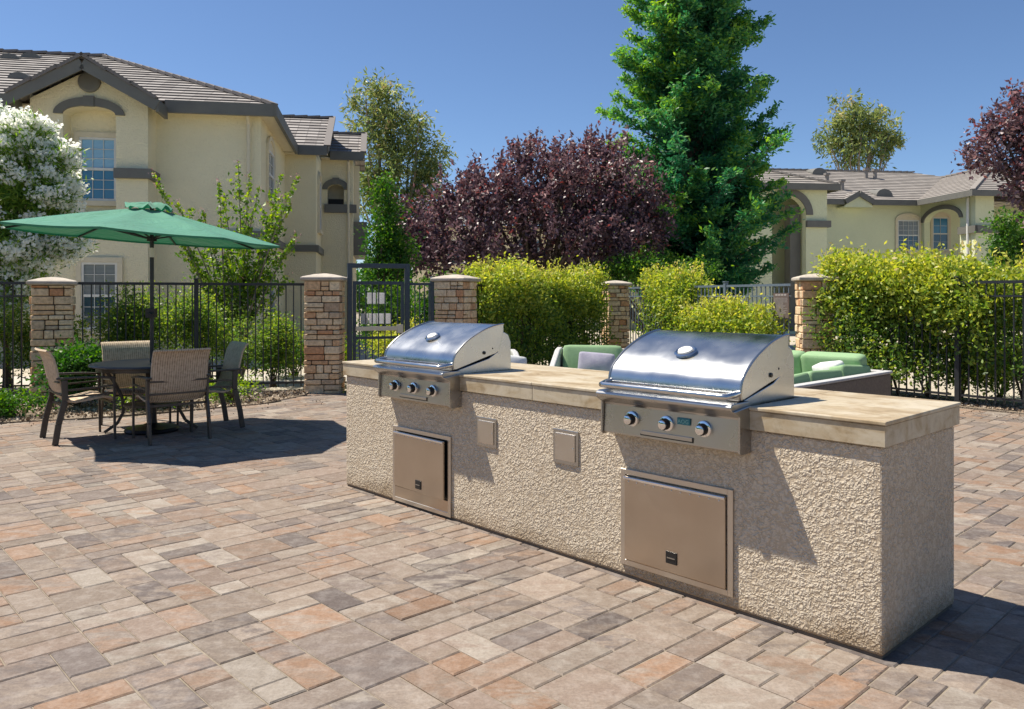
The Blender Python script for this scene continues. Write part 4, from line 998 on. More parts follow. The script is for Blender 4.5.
    for i, x in enumerate((-.205, .0, .205)):
        K = Matrix.Translation((x, -.0835, Z(.824))) @ Matrix.Rotation(R(94), 4, 'X')
        k = MB(); k.lathe([(0, 0), (.037, 0), (.037, .006), (.033, .009), (0, .009)], n=28, M4=K); ko = k.build('knob', M['chrome'], cp, smooth=True, ang=40)
        k = MB(); k.lathe([(0, .0092), (.027, .0092), (.0265, .030), (.024, .035), (.0, .036)], n=28, M4=K); k.build('knob_body', M['black'], ko, smooth=True, ang=40)
        k = MB(); k.lathe([(0, .0362), (.022, .0362), (.0215, .042), (.016, .045), (0, .046)], n=28, M4=K); k.build('knob_cap', M['chrome'], ko, smooth=True, ang=50)
    if badge:
        m = MB(); m.box(.062, .132, -.0905, -.082, Z(.829), Z(.861)); bo = m.build('badge', simple('teal_badge', (.02, .20, .24), rough=.3), cp, bevel=.002)
        tc = bpy.data.curves.new('badge_text', 'FONT'); tc.body = 'AOG'; tc.size = .026; tc.align_x = 'CENTER'; tc.extrude = .0006; tc.space_character = 1.1
        tmp = bpy.data.objects.new('tmp', tc); COL.objects.link(tmp); bpy.context.view_layer.update()
        me = bpy.data.meshes.new_from_object(tmp.evaluated_get(bpy.context.evaluated_depsgraph_get())); bpy.data.objects.remove(tmp)
        me.transform(Matrix.Translation((.097, -.0915, Z(.836))) @ Matrix.Rotation(R(90), 4, 'X')); me.materials.clear(); me.materials.append(simple('badge_letters', (.25, .55, .52), rough=.4))
        o = bpy.data.objects.new('badge_lettering', me); COL.objects.link(o); o.parent = bo
grill(.96, 'nearer stainless steel grill with a teal badge between its knobs', True)
grill(2.965, 'farther stainless steel grill at the left end of the island', False)

# ================================================================== DINING SET
TC = Vector((-3.81, 8.40, 0))
def table():
    root = empty('patio_table', TC, R(20), label='round dark metal patio table under the green umbrella', cat='table')
    m = MB(); m.lathe([(.024, .70), (.57, .70), (.595, .705), (.60, .715), (.595, .727), (.57, .73), (.024, .73)], n=48)
    m.build('tabletop', M['table_top'], root, smooth=True)
    m = MB(); m.lathe([(.50, .66), (.53, .66), (.53, .699), (.50, .699)], n=40); m.build('apron_ring', M['red_metal'], root)
    for k in range(4):
        a = math.pi / 2 * k; c, s = math.cos(a), math.sin(a)
        pts = [(.50, .68), (.42, .63), (.34, .5), (.28, .36), (.27, .22), (.33, .10), (.45, .015)]
        m = MB()
        for p, q in zip(pts[:-1], pts[1:]): m.bar((p[0] * c, p[0] * s, p[1]), (q[0] * c, q[0] * s, q[1]), .045, .03, up=(-s * .0 + c, s, .5))
        m.build('leg', M['red_metal'], root, bevel=.004)
    m = MB(); m.lathe([(.26, .28), (.275, .28), (.275, .30), (.26, .30)], n=32); m.build('leg_ring', M['red_metal'], root)
table()
def umbrella():
    root = empty('patio_umbrella', TC, 0, label='green canvas market umbrella standing through the patio table', cat='umbrella')
    ap = 2.385; hubz = 2.04
    m = MB(); m.tube([(0, 0, .1), (0, 0, ap)], .021, 14); m.build('pole', M['iron'], root, smooth=True)
    m = MB(); m.lathe([(0, 0), (.26, 0), (.27, .02), (.25, .045), (.10, .07), (.05, .09), (.045, .30), (.0, .30)], (0, 0, .001), 36); m.build('base_weight', M['black'], root, smooth=True)
    m = MB(); m.tube([(0, 0, 1.84), (0, 0, 1.94)], .0225, 12); m.build('pole_joint', M['white'], root)
    m = MB(); m.box(-.045, .045, -.055, .03, 1.20, 1.30); m.tube([(0, -.05, 1.25), (0.0, -.09, 1.25), (.06, -.10, 1.24)], .008, 8); m.build('crank_housing', M['black'], root, bevel=.01)
    can = empty('x', (0, 0, 0)); bpy.data.objects.remove(can)
    TL = Matrix.Rotation(R(3.6), 4, 'Y')          # slight lean to the right
    n = 8; ph = R(-80); Rr = 1.39
    def top(t, r):    # r in 0..1 fraction along rib, t angle
        k = (t - ph) / (2 * math.pi / n); f = k - math.floor(k); flat = math.cos(math.pi / n) / math.cos((f - .5) * 2 * math.pi / n)
        sag = math.sin(math.pi * f) ** 1.0 * .028 * math.sin(math.pi * min(1, r)) + math.sin(math.pi * f) * .012 * r
        rad = Rr * r * (flat ** 1.0) * (1 - .03 * math.sin(math.pi * f) * r)
        z = ap - .02 - .305 * (r ** 1.12) - sag
        return Vector((rad * math.cos(t), rad * math.sin(t), z))
    c = MB(); ns = n * 8; nr = 12; vs = []
    pivot = Vector((0, 0, ap))
    def X_(p): return TL @ (p - pivot) + pivot + Vector((-.06 * min(1, (p.xy.length) / .5), 0, 0))
    for i in range(nr + 1):
        r = .1 + .9 * i / nr
        for j in range(ns): vs.append(X_(top(2 * math.pi * j / ns + ph, r)))
    fs = [(i * ns + j, i * ns + (j + 1) % ns, (i + 1) * ns + (j + 1) % ns, (i + 1) * ns + j) for i in range(nr) for j in range(ns)]
    # valance fold
    b0 = len(vs)
    for j in range(ns): p = top(2 * math.pi * j / ns + ph, 1.0); vs.append(X_(Vector((p.x * .995, p.y * .995, p.z - .02))))
    fs += [(nr * ns + j, nr * ns + (j + 1) % ns, b0 + (j + 1) % ns, b0 + j) for j in range(ns)]
    c.add(vs, fs); co = c.build('canopy', M['canvas'], root, smooth=True, ang=50, recalc=False)
    v = MB(); vs = []; rr = random.Random(9); nn = 32
    for i, (r, z) in enumerate(((.0, ap + .03), (.08, ap + .03), (.16, ap + .008), (.235, ap - .022))):
        for j in range(nn): t = 2 * math.pi * j / nn + ph; w_ = (math.sin(j * 8 * 2 * math.pi / nn) * .5 + rr.uniform(-.8, .8)) * .034 * i / 3; vs.append(X_(Vector((r * math.cos(t), r * math.sin(t), z + w_))))
    fs = [(i * nn + j, i * nn + (j + 1) % nn, (i + 1) * nn + (j + 1) % nn, (i + 1) * nn + j) for i in range(3) for j in range(nn)]
    v.add(vs, fs); v.build('vent_cap', M['canvas'], co, smooth=True, ang=60, recalc=False)
    h = MB(); h.lathe([(0, -.03), (.05, -.03), (.05, .02), (0, .02)], (0, 0, hubz), 16); h.build('runner_hub', M['black'], root)
    for k in range(n):
        t = ph + 2 * math.pi * k / n
        r_ = MB(); pts = [X_(top(t, q) - Vector((0, 0, .018))) for q in (.08, .4, .7, .985)]
        for p, q in zip(pts[:-1], pts[1:]): r_.bar(p, q, .014, .02)
        ro = r_.build('rib', M['iron'], root)
        s_ = MB(); s_.bar(Vector((.05 * math.cos(t), .05 * math.sin(t), hubz)), X_(top(t, .52) - Vector((0, 0, .03))), .012, .014); s_.build('strut', M['iron'], ro)
umbrella()

def make_chair():
    """origin: midpoint between the rear feet; faces +y"""
    root = empty('patio_chair')
    W_ = .27
    # woven seat and back: one continuous sling surface
    prof = [(.50, .385, 0), (.47, .415, 0), (.40, .425, 0), (.28, .405, 0), (.16, .39, 0), (.10, .405, 0), (.06, .45, 0), (.025, .53, 0), (.0, .62, 0), (-.02, .72, 0), (-.045, .82, 0), (-.08, .885, 0), (-.105, .90, 0)]
    sm = []
    for i in range(len(prof) - 1):
        for k in range(3): t = k / 3; sm.append(tuple(prof[i][j] * (1 - t) + prof[i + 1][j] * t for j in range(2)))
    sm.append(prof[-1][:2]); nx = 9
    def surf(rng_, name):
        s = sm[rng_[0]:rng_[1]]; vs = []; m = MB()
        for off in (0, 1):
            for i, (y, z) in enumerate(s):
                a = s[max(i - 1, 0)]; b = s[min(i + 1, len(s) - 1)]; ty, tz = b[0] - a[0], b[1] - a[1]; l_ = math.hypot(ty, tz); ny, nz = tz / l_, -ty / l_
                for k in range(nx):
                    x = -W_ + 2 * W_ * k / (nx - 1); dish = (1 - (x / W_) ** 2) * .02
                    vs.append((x, y - ny * (off * .018) * -1 - dish * ny * -0 + (-dish if rng_[0] > 0 else 0) * 1.0, z - nz * (off * .018) * -1 - (dish if rng_[0] == 0 else 0)))
        n = len(s); fs = []
        for o_ in (0, 1):
            for i in range(n - 1):
                for k in range(nx - 1): b = o_ * n * nx; f = (b + i * nx + k, b + i * nx + k + 1, b + (i + 1) * nx + k + 1, b + (i + 1) * nx + k); fs.append(f if o_ else f[::-1])
        h = n * nx
        for i in range(n - 1): fs += [(i * nx, (i + 1) * nx, h + (i + 1) * nx, h + i * nx), (i * nx + nx - 1, h + i * nx + nx - 1, h + (i + 1) * nx + nx - 1, (i + 1) * nx + nx - 1)]
        for k in range(nx - 1): fs += [(k, h + k, h + k + 1, k + 1), ((n - 1) * nx + k, (n - 1) * nx + k + 1, h + (n - 1) * nx + k + 1, h + (n - 1) * nx + k)]
        m.add(vs, fs); return m.build(name, M['wicker'], root, smooth=True, ang=50)
    surf((0, 16), 'seat'); surf((15, len(sm)), 'backrest')
    for s in (-1, 1):
        x = s * .285
        m = MB(); pts = [(x, -.03, 0), (x, .0, .2), (x, .055, .42), (x, .05, .62)]     # flat splayed rear leg
        for p, q in zip(pts[:-1], pts[1:]): m.bar(p, q, .026, .055, up=(0, 1, 0))
        m.build('leg', M['red_metal'], root, bevel=.005)
        m = MB(); m.bar((x, .50, 0), (x, .49, .62), .022, .022, up=(0, 1, 0)); m.build('leg', M['red_metal'], root, bevel=.004)
        m = MB(); pts = [(x, -.02, .635), (x, .15, .635), (x, .35, .63), (x, .505, .612)]
        for p, q in zip(pts[:-1], pts[1:]): m.bar(p, q, .045, .02)
        m.build('armrest', M['red_metal'], root, bevel=.006)
        m = MB(); m.bar((x, .04, .52), (x, .49, .54), .014, .016); m.bar((x, .05, .455), (x, .49, .46), .014, .016); m.build('side_rail', M['red_metal'], root)
    m = MB(); m.bar((-.285, .0, .60), (.285, .0, .60), .018, .018); m.bar((-.285, .03, .475), (.285, .03, .475), .018, .018); m.bar((-.285, .06, .36), (.285, .06, .36), .018, .022); m.bar((-.285, .47, .37), (.285, .47, .37), .018, .022); m.build('crossbars', M['red_metal'], root)
    return root
proto = make_chair()
spots = [((-4.53, 7.82), (.755, .656), 'woven patio chair at the left of the table, its lit side toward the camera'),
         ((-3.265, 7.80), (-.66, .75), 'woven patio chair nearest the camera with its back turned to it'),
         ((-4.33, 8.98), (.66, -.75), 'woven patio chair on the far side of the table, facing the camera'),
         ((-3.13, 8.86), (-.80, -.60), 'woven patio chair on the right of the table, shaded under the umbrella edge')]
for i, ((x, y), (fx, fy), lab) in enumerate(spots):
    o = proto if i == 0 else copy_tree(proto)
    o.location = (x, y, 0); o.rotation_euler = (0, 0, math.atan2(fy, fx) - math.pi / 2)
    meta(o, lab, 'chair', 'woven patio chairs round the table')

# ================================================================== LOUNGE SEATING
def cushion(mb, x0, x1, y0, y1, z0, z1, T4=None, puff=.014):
    nx, ny, nz = 8, 4, 6; 
    bm = bmesh.new(); bmesh.ops.create_cube(bm, size=2); bmesh.ops.subdivide_edges(bm, edges=bm.edges[:], cuts=9, use_grid_fill=True)
    vs = []
    hx, hy, hz = (x1 - x0) / 2, (y1 - y0) / 2, (z1 - z0) / 2; cx, cy, cz = (x0 + x1) / 2, (y0 + y1) / 2, (z0 + z1) / 2
    for v in bm.verts:
        x, y, z = v.co; e = 14.0
        l = (abs(x) ** e + abs(y) ** e + abs(z) ** e) ** (1 / e); l = max(l, 1e-6); m_ = max(abs(x), abs(y), abs(z))
        x, y, z = x * m_ / l, y * m_ / l, z * m_ / l
        b = puff * (1 - x * x) * (1 - z * z) * (1 - y * y if False else 1)
        p = Vector((cx + x * hx, cy + y * hy + (b * (1 if y > 0 else -1) if abs(y) > .3 else 0), cz + z * hz))
        vs.append(T4 @ p if T4 is not None else p)
    fs = [tuple(v.index for v in f.verts) for f in bm.faces]; bm.free(); mb.add(vs, fs)
def cush(name, parent, mat, *a, **k):
    m = MB(); cushion(m, *a, **k); return m.build(name, M[mat], parent, smooth=True, ang=60)
def armchair(loc, rz, label, proto=[None]):
    """origin centre of base, faces -y"""
    if proto[0] is None:
        r = empty('lounge_armchair')
        f = MB(); f.box(-.40, .40, -.36, .34, .12, .30); f.build('seat_base', M['wicker_pale'], r, bevel=.02)
        for s in (-1, 1):
            m = MB(); ys = [(-.38, .30), (-.38, .52), (-.30, .56), (.22, .76), (.42, .78), (.38, .12), (-.34, .12)]
            m.prism(ys, *sorted((s * .40, s * .47))); m.build('armrest', M['wicker_pale'], r, bevel=.015)
        m = MB(); m.prism([(.30, .12), (.34, .12), (.44, .77), (.39, .77)], -.398, .398); m.build('backrest', M['wicker_pale'], r, bevel=.01)
        for sx in (-1, 1):
            for sy in (-1, 1): m = MB(); m.box(sx * .37 - .025, sx * .37 + .025, sy * .30 - .025, sy * .30 + .025, 0, .12); m.build('leg', M['black'], r)
        cush('seat_cushion', r, 'cushion', -.38, .38, -.36, .24, .30, .44, puff=.0)
        TT = Matrix.Translation((0, .26, .43)) @ Matrix.Rotation(R(-12), 4, 'X'); cush('back_cushion', r, 'cushion', -.37, .37, -.09, .09, 0, .38, T4=TT)
        proto[0] = r; o = r
    else: o = copy_tree(proto[0])
    o.location = loc; o.rotation_euler = (0, 0, rz); meta(o, label, 'armchair', 'pale woven armchairs with green cushions')
    return o
pA = at(590, 9.7); armchair((pA.x, pA.y, 0), R(-12), 'pale woven armchair with green cushion between the two grill hoods')
pB = at(482, 9.3); armchair((pB.x, pB.y, 0), R(10), 'pale woven armchair almost hidden behind the left grill')
m = MB(); cushion(m, -.22, .22, -.06, .06, 0, .30, puff=.04); o = m.build('throw_pillow', M['pillow'], smooth=True, ang=60)
o.location = (pA.x + .06, pA.y - .04, .44); o.rotation_euler = (R(-14), R(4), R(-10)); meta(o, 'lilac grey throw pillow leaning on the green cushion of the pale armchair', 'pillow')
m = MB(); cushion(m, -.2, .2, -.06, .06, 0, .32, puff=.04); o = m.build('throw_pillow', M['pillow_white'], smooth=True, ang=60)
pq = at(508, 9.1); o.location = (pq.x, pq.y, .43); o.rotation_euler = (R(-12), R(8), R(20)); meta(o, 'white pillow whose corner shows just right of the left grill', 'pillow')
def sofa():
    # local x along v, local y along u; origin = outer corner of the L
    cxx, cyy = 3.96, 8.30
    root = empty('sectional_sofa', (cxx, cyy, 0), math.atan2(VY, VX), label='brown woven corner sofa with green cushions behind the right end of the island', cat='sofa')
    Lv, Lu = 2.15, 2.2       # lengths of the two legs
    b = MB(); b.box(-Lv, 0, .05, .80, .10, .30); b.box(-.80, 0, .80, Lu, .10, .30); b.build('seat_base', M['wicker_brown'], root, bevel=.02)
    b = MB(); b.box(-Lv, 0, -.005, .06, .08, .62); b.build('backrest', M['wicker_brown'], root, bevel=.015)
    b = MB(); b.box(-Lv - .01, .012, -.02, .075, .621, .65); b.build('back_rail', M['wicker_pale'], root, bevel=.012)
    b = MB(); b.box(-.06, .005, .065, Lu, .08, .62); b.build('backrest', M['wicker_brown'], root, bevel=.015)
    b = MB(); b.box(-.075, .012, .08, Lu + .01, .621, .65); b.build('back_rail', M['wicker_pale'], root, bevel=.012)
    for (x, y) in ((-Lv + .05, .05), (-.05, .05), (-Lv + .05, .74), (-.05, Lu - .06), (-.74, Lu - .06)): m = MB(); m.box(x - .03, x + .03, y - .03, y + .03, 0, .10); m.build('leg', M['black'], root)
    for i in range(3): cush('seat_cushion', root, 'cushion', -Lv + .01 + i * .71, -Lv + .70 + i * .71, .10, .80, .30, .45, puff=0)
    for i in range(2): cush('seat_cushion', root, 'cushion', -.79, -.08, .82 + i * .69, .82 + .68 + i * .69, .30, .45, puff=0)
    # cushions on the back facing away from the camera
    for i in range(3):
        TT = Matrix.Translation((-Lv + .36 + i * .66, .17, .44)) @ Matrix.Rotation(R(-14), 4, 'X') @ Matrix.Rotation(R((-3, 2, 4)[i]), 4, 'Y')
        cush('back_cushion', root, 'cushion', -.32, .32, -.08, .08, 0, .26 + .01 * i, T4=TT)
    # far leg's back cushions, facing the camera
    for i in range(3):
        TT = Matrix.Translation((-.19, .50 + i * .66, .44)) @ Matrix.Rotation(R(90), 4, 'Z') @ Matrix.Rotation(R(-12), 4, 'X')
        cush('back_cushion', root, 'cushion', -.33, .33, -.09, .09, 0, .38, T4=TT)
    def wpt(x, y, z=0): return root.matrix_basis @ Vector((x, y, z))
    return root
so_ = sofa()
bpy.context.view_layer.update()
for (x, y, z, rx, ry, rz, mat, lab) in ((-.52, .33, .46, -20, 8, 60, 'pillow_white', 'white pillow poking up between the green sofa cushions'), (-.42, 1.35, .46, -15, 0, 95, 'pillow', 'grey patterned pillow on the sofa seat beside the right grill hood')):
    m = MB(); cushion(m, -.2, .2, -.06, .06, 0, .30, puff=.04); o = m.build('throw_pillow', M[mat], smooth=True, ang=60)
    pp = so_.matrix_world @ Vector((x, y, z)); o.location = pp; o.rotation_euler = (R(rx), R(ry), R(rz) + so_.rotation_euler[2]); meta(o, lab, 'pillow')

# ================================================================== VEGETATION
def hedge(p, q, zlo, ztop, halfw, nsub, per, label, front=0, size=.068, topbias=.5, name='hedge'):
    p = Vector((p[0], p[1], 0)); q = Vector((q[0], q[1], 0)); d = q - p; Ln = d.length; e = d.normalized(); nr = Vector((-e.y, e.x, 0))
    root = empty(name, p, 0, label=label, cat='hedge')
    t = rng.random(nsub); ph = rng.random(6) * 6
    top = ztop - .03 + .09 * np.sin(t * Ln * 1.7 + ph[0]) + .07 * np.sin(t * Ln * 4.3 + ph[1]) + rng.normal(size=nsub) * .05
    f = rng.random(nsub); f = np.where(rng.random(nsub) < topbias, .55 + .45 * f, f)
    z = zlo + (top - zlo) * f
    wv = (rng.random(nsub) * 2 - 1); wv = np.sign(wv) * np.abs(wv) ** .6 * halfw * (1 - .35 * (f > .92)) * (1 + .38 * np.sin(t * Ln * 2.9 + z * 4 + ph[2]))
    C = np.stack([e.x * t * Ln + nr.x * wv, e.y * t * Ln + nr.y * wv, z], 1)
    k = np.repeat(np.arange(nsub), per); g = rng.normal(size=(nsub * per, 3)) * .085
    P = C[k] + g; dirs = np.stack([nr.x * wv, nr.y * wv, (f - .4)], 1)[k] * 1.2
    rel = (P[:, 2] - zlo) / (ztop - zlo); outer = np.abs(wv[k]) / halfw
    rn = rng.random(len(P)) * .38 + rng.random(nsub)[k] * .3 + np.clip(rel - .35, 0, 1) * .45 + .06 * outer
    # tips: upright young shoots above the top
    ns = int(Ln * 22); tt = rng.random(ns); S = MB(); TP = []
    for i in range(ns):
        b = Vector((e.x * tt[i] * Ln, e.y * tt[i] * Ln, ztop - .1)) + nr * float(rng.uniform(-.8, .8) * halfw); hh = rng.uniform(.08, .38) ; ln = Vector((rng.uniform(-.4, .4), rng.uniform(-.4, .4), 1)) * hh
        S.tube([b, b + ln], .003, 4, cap=False)
        for j in range(10): TP.append(b + ln * (j / 9 * 1.0) + Vector(rng.normal(size=3) * .018))
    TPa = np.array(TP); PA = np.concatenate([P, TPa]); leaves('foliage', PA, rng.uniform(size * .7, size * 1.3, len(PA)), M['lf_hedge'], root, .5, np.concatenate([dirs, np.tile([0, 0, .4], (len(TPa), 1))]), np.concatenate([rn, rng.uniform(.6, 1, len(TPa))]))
    for i in range(int(Ln * 2.5)):
        b = Vector((e.x, e.y, 0)) * Ln * (i + .5) / (Ln * 2.5) + nr * float(rng.uniform(-.1, .1))
        for j in range(3):
            tip = b + Vector((rng.uniform(-.35, .35), rng.uniform(-.35, .35), rng.uniform(.9, ztop - .1)))
            S.tube([b, b.lerp(tip, .5) + Vector(rng.normal(size=3) * .05), tip], [.018, .011, .004], 5, cap=False)
    S.build('stems', M['bark'], root)
    return root
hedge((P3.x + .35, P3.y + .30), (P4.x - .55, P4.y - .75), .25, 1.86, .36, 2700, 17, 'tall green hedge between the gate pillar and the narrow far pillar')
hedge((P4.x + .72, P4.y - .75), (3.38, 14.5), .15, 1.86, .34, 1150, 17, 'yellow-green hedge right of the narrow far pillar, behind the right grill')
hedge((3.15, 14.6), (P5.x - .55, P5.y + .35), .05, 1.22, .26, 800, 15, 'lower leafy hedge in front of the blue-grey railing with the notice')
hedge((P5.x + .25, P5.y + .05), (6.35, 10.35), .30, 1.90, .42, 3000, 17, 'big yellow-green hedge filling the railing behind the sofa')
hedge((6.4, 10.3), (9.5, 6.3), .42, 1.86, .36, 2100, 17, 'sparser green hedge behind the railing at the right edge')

def bush(c, r, h, label, mat='lf_green', n=160, per=16, size=.05, name='shrub', zlo=.05, rndlo=0, rndhi=1, cat='shrub', group=None, stems=8, flowers=None, rs=.16, aspect=.5):
    root = empty(name, (c[0], c[1], 0), 0, label=label, cat=cat, group=group)
    bl = []
    for i in range(7):
        a = random.uniform(0, 6.28); rr = r * random.uniform(.1, .6); bl.append((rr * math.cos(a), rr * math.sin(a), zlo + (h - zlo) * random.uniform(.35, .72), r * random.uniform(.4, .6), r * random.uniform(.4, .6), h * random.uniform(.22, .34)))
    P, D, C, tone = clumps(bl, n, per, rs, .4); P[:, 2] = np.maximum(P[:, 2], .02)
    rn = rndlo + (rndhi - rndlo) * (rng.random(len(P)) * .55 + tone * .25 + np.clip(P[:, 2] / h, 0, 1) * .25)
    leaves('foliage', P, rng.uniform(size * .7, size * 1.3, len(P)), M[mat], root, aspect, D, rn)
    s = MB()
    for i in range(stems):
        t = Vector(C[random.randrange(len(C))]); s.tube([Vector((random.uniform(-.05, .05), random.uniform(-.05, .05), 0)), t * .55 + Vector((0, 0, .05)), t], [.014, .009, .004], 5, cap=False)
    s.build('stems', M['bark'], root)
    if flowers:
        nm, k, sz = flowers; idx = rng.choice(len(C), k); F = C[idx] + rng.normal(size=(k, 3)) * .05 + np.array([0, 0, h * .06])
        kk = np.repeat(np.arange(k), 6); leaves('flowers', F[kk] + rng.normal(size=(k * 6, 3)) * sz * .4, sz, M[nm], root, .8)
    return root
# oleander behind the far left pillar
def oleander():
    c = at(8, 12.4); root = empty('oleander_bush', (c.x, c.y, 0), 0, label='large oleander covered in white blossom behind the far left pillar', cat='flowering bush')
    s = 12.4 / FPX
    def B_(px, py, rp, dy=0): return ((px - 8) * s, dy, zz(py, 12.4), rp * s, rp * s * .9, rp * s * .9)
    bl = [B_(20, 145, 36), (B_(-20, 170, 55)), B_(40, 190, 40), B_(20, 235, 48), B_(-30, 240, 50), B_(55, 240, 28), B_(5, 290, 42), B_(-40, 300, 50), B_(60, 160, 15), B_(8, 120, 18)]
    P, D, C, tone = clumps(bl, 1100, 34, .2, .5); rn = rng.random(len(P)) * .6 + tone * .4
    leaves('foliage', P, rng.uniform(.08, .15, len(P)), M['lf_ole'], root, .2, D + np.array([0, 0, .5]), rn)
    # blossom trusses sit on the outside of the crown
    cen = np.mean(np.array(bl)[:, :3], 0); v = C - cen; key = np.linalg.norm(v / np.array([1, 1, 1.3]), axis=1) - v[:, 1] * .35
    idx = np.argsort(-key)[:800]; F = C[idx] + (v[idx] / np.linalg.norm(v[idx], axis=1)[:, None]) * .10
    kk = np.repeat(np.arange(len(F)), 46); leaves('blossom', F[kk] + np.clip(rng.normal(size=(len(kk), 3)), -1.6, 1.6) * np.array([.07, .07, .055]), rng.uniform(.05, .075, len(kk)), M['petal'], root, .85)
    t = MB(); trunk_tubes(t, (0, 0, 0), [tuple(C[random.randrange(len(C))]) for _ in range(14)], .07, .25); t.build('stems', M['bark'], root)
oleander()
# crape myrtle: upright sparse leafy shoots
def myrtle():
    D_ = 13.6; c = at(236, D_); root = empty('crape_myrtle', (c.x, c.y, 0), 0, label='young loose green tree with reddish shoot tips behind the umbrella', cat='tree'); s = D_ / FPX
    tips = [(152, 172), (165, 186), (200, 210), (214, 195), (243, 165), (246, 172), (262, 190), (275, 172), (300, 178), (303, 182), (293, 206), (290, 233), (222, 225), (185, 205), (282, 197), (255, 225), (235, 215), (272, 222), (208, 232), (296, 240), (190, 250), (200, 275), (262, 270), (230, 255), (250, 250), (215, 262), (275, 258), (244, 280), (225, 290), (285, 275), (180, 235), (228, 185)]
    S = MB(); LP = []; LR = []; TPp = []
    for (x, y) in tips:
        tip = Vector(((x - 236) * s, random.uniform(-.45, .45), zz(y, D_))); b = Vector((random.uniform(-.12, .12), random.uniform(-.1, .1), 0)); mid = Vector((tip.x * .35 + b.x, tip.y * .4, tip.z * .55))
        pts = []
        for i in range(13):
            t = i / 12; pts.append(b * (1 - t) ** 2 + mid * 2 * t * (1 - t) + tip * t * t)
        S.tube(pts, [.022 * (1 - i / 12) + .004 for i in range(13)], 6, cap=False)
        lo = 5
        for i in range(lo, 12):
            for k in range(23):
                t = (i + random.random()) / 12 - 0.0; t = min(t, 1); p = b * (1 - t) ** 2 + mid * 2 * t * (1 - t) + tip * t * t
                w_ = .015 + .07 * (1 - t) ** .7 + (.03 if i < 9 else 0); LP.append(p + Vector(rng.normal(size=3) * w_)); LR.append(random.random() * .8 + (.12 if t > .8 else 0))
        # side shoots
        for q in range(3):
            a = pts[random.randint(5, 10)]; e_ = a + Vector((random.uniform(-.35, .35), random.uniform(-.3, .3), random.uniform(.1, .4))); S.tube([a, e_], [.006, .003], 4, cap=False)
            for k in range(26): t = random.random(); LP.append(a.lerp(e_, t) + Vector(rng.normal(size=3) * .035)); LR.append(random.random() * .85)
        for k in range(10): TPp.append(tip + Vector(rng.normal(size=3) * .035))
    leaves('foliage', np.array(LP), rng.uniform(.055, .095, len(LP)), M['lf_bright'], root, .55, None, np.array(LR)); leaves('flower_buds', np.array(TPp), .035, M['petal_p'], root, .6)
    S.build('trunk', M['bark_pale'], root)
myrtle()
def tree(px, D_, blobs, label, mat, n, per, rs, size, name='tree', bark='bark', r0=.15, nb=22, aspect=.5, tonew=.4, topw=.2, zsq=.8, shell=.55, cat='tree', dirs_up=0, base_px=None, spikes=0):
    c = at(base_px or px, D_); s = D_ / FPX; root = empty(name, (c.x, c.y, -.02), 0, label=label, cat=cat)
    bl = [((x - (base_px or px)) * s, dy, zz(y, D_), rx * s, ry_ * s, rz * s) for (x, y, rx, rz, ry_, dy) in blobs]
    P, D, C, tone = clumps(bl, n, per, rs, shell, zsq)
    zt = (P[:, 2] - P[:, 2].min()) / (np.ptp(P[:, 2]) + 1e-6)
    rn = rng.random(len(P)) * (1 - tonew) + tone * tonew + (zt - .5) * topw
    if spikes:
        zc = np.median(C[:, 2]); top = C[(C[:, 2] > zc)]; SP = []; TR = []
        for i in rng.choice(len(top), min(spikes, len(top)), replace=False):
            b_ = top[i]; dv = np.array([b_[0] * .12, rng.normal() * .2, 1.0]) + rng.normal(size=3) * .25; dv /= np.linalg.norm(dv); l_ = rng.uniform(.35, 1.0) * rs * 3.4
            tt = rng.random(16); SP.append(b_ + dv * (tt[:, None] * l_) + rng.normal(size=(16, 3)) * rs * .12)
        SP = np.concatenate(SP); P = np.concatenate([P, SP]); D = np.concatenate([D, np.tile([0, 0, .5], (len(SP), 1))]); rn = np.concatenate([rn, rng.random(len(SP)) * .7 + .2])
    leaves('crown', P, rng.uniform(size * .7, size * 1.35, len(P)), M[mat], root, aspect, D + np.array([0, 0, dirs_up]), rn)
    t = MB(); trunk_tubes(t, (0, 0, 0), [tuple(C[random.randrange(len(C))]) for _ in range(nb)], r0, .35); t.build('trunk', M[bark], root)
    return root
# big purple plum (blobs: px, py, rx px, rz px, ry px, dy)
tree(535, 21, [(555, 190, 55, 50, 60, 0), (610, 190, 48, 52, 50, 0), (500, 200, 50, 42, 50, -.3), (645, 215, 28, 42, 40, 0), (455, 215, 42, 36, 40, 0), (420, 232, 30, 32, 35, .2), (570, 235, 60, 40, 60, -.6), (620, 240, 48, 36, 50, -.5), (480, 245, 55, 36, 50, -.6), (530, 160, 22, 22, 25, 0), (590, 152, 26, 18, 25, 0), (402, 215, 14, 16, 15, 0), (430, 255, 35, 25, 35, -.3), (480, 180, 22, 18, 22, 0)],
     'wide purple-leaved plum tree in the middle, behind the hedge', 'lf_plum', 1250, 30, .19, .115, r0=.2, nb=60, zsq=1.4, spikes=560, shell=.45, name='plum_tree', topw=.35)
tree(1035, 15.5, [(1010, 130, 26, 26, 30, 0), (1035, 110, 30, 30, 30, 0), (1000, 155, 32, 20, 30, 0), (1040, 165, 35, 30, 30, 0), (1020, 190, 18, 24, 20, -.2), (975, 150, 14, 12, 15, 0), (1075, 150, 45, 50, 40, 0), (985, 128, 14, 10, 12, 0), (1060, 220, 30, 40, 30, 0)],
     'purple-leaved tree whose branches reach in at the right edge', 'lf_plum', 520, 24, .2, .095, r0=.13, nb=26, spikes=60, name='plum_tree', base_px=1085)
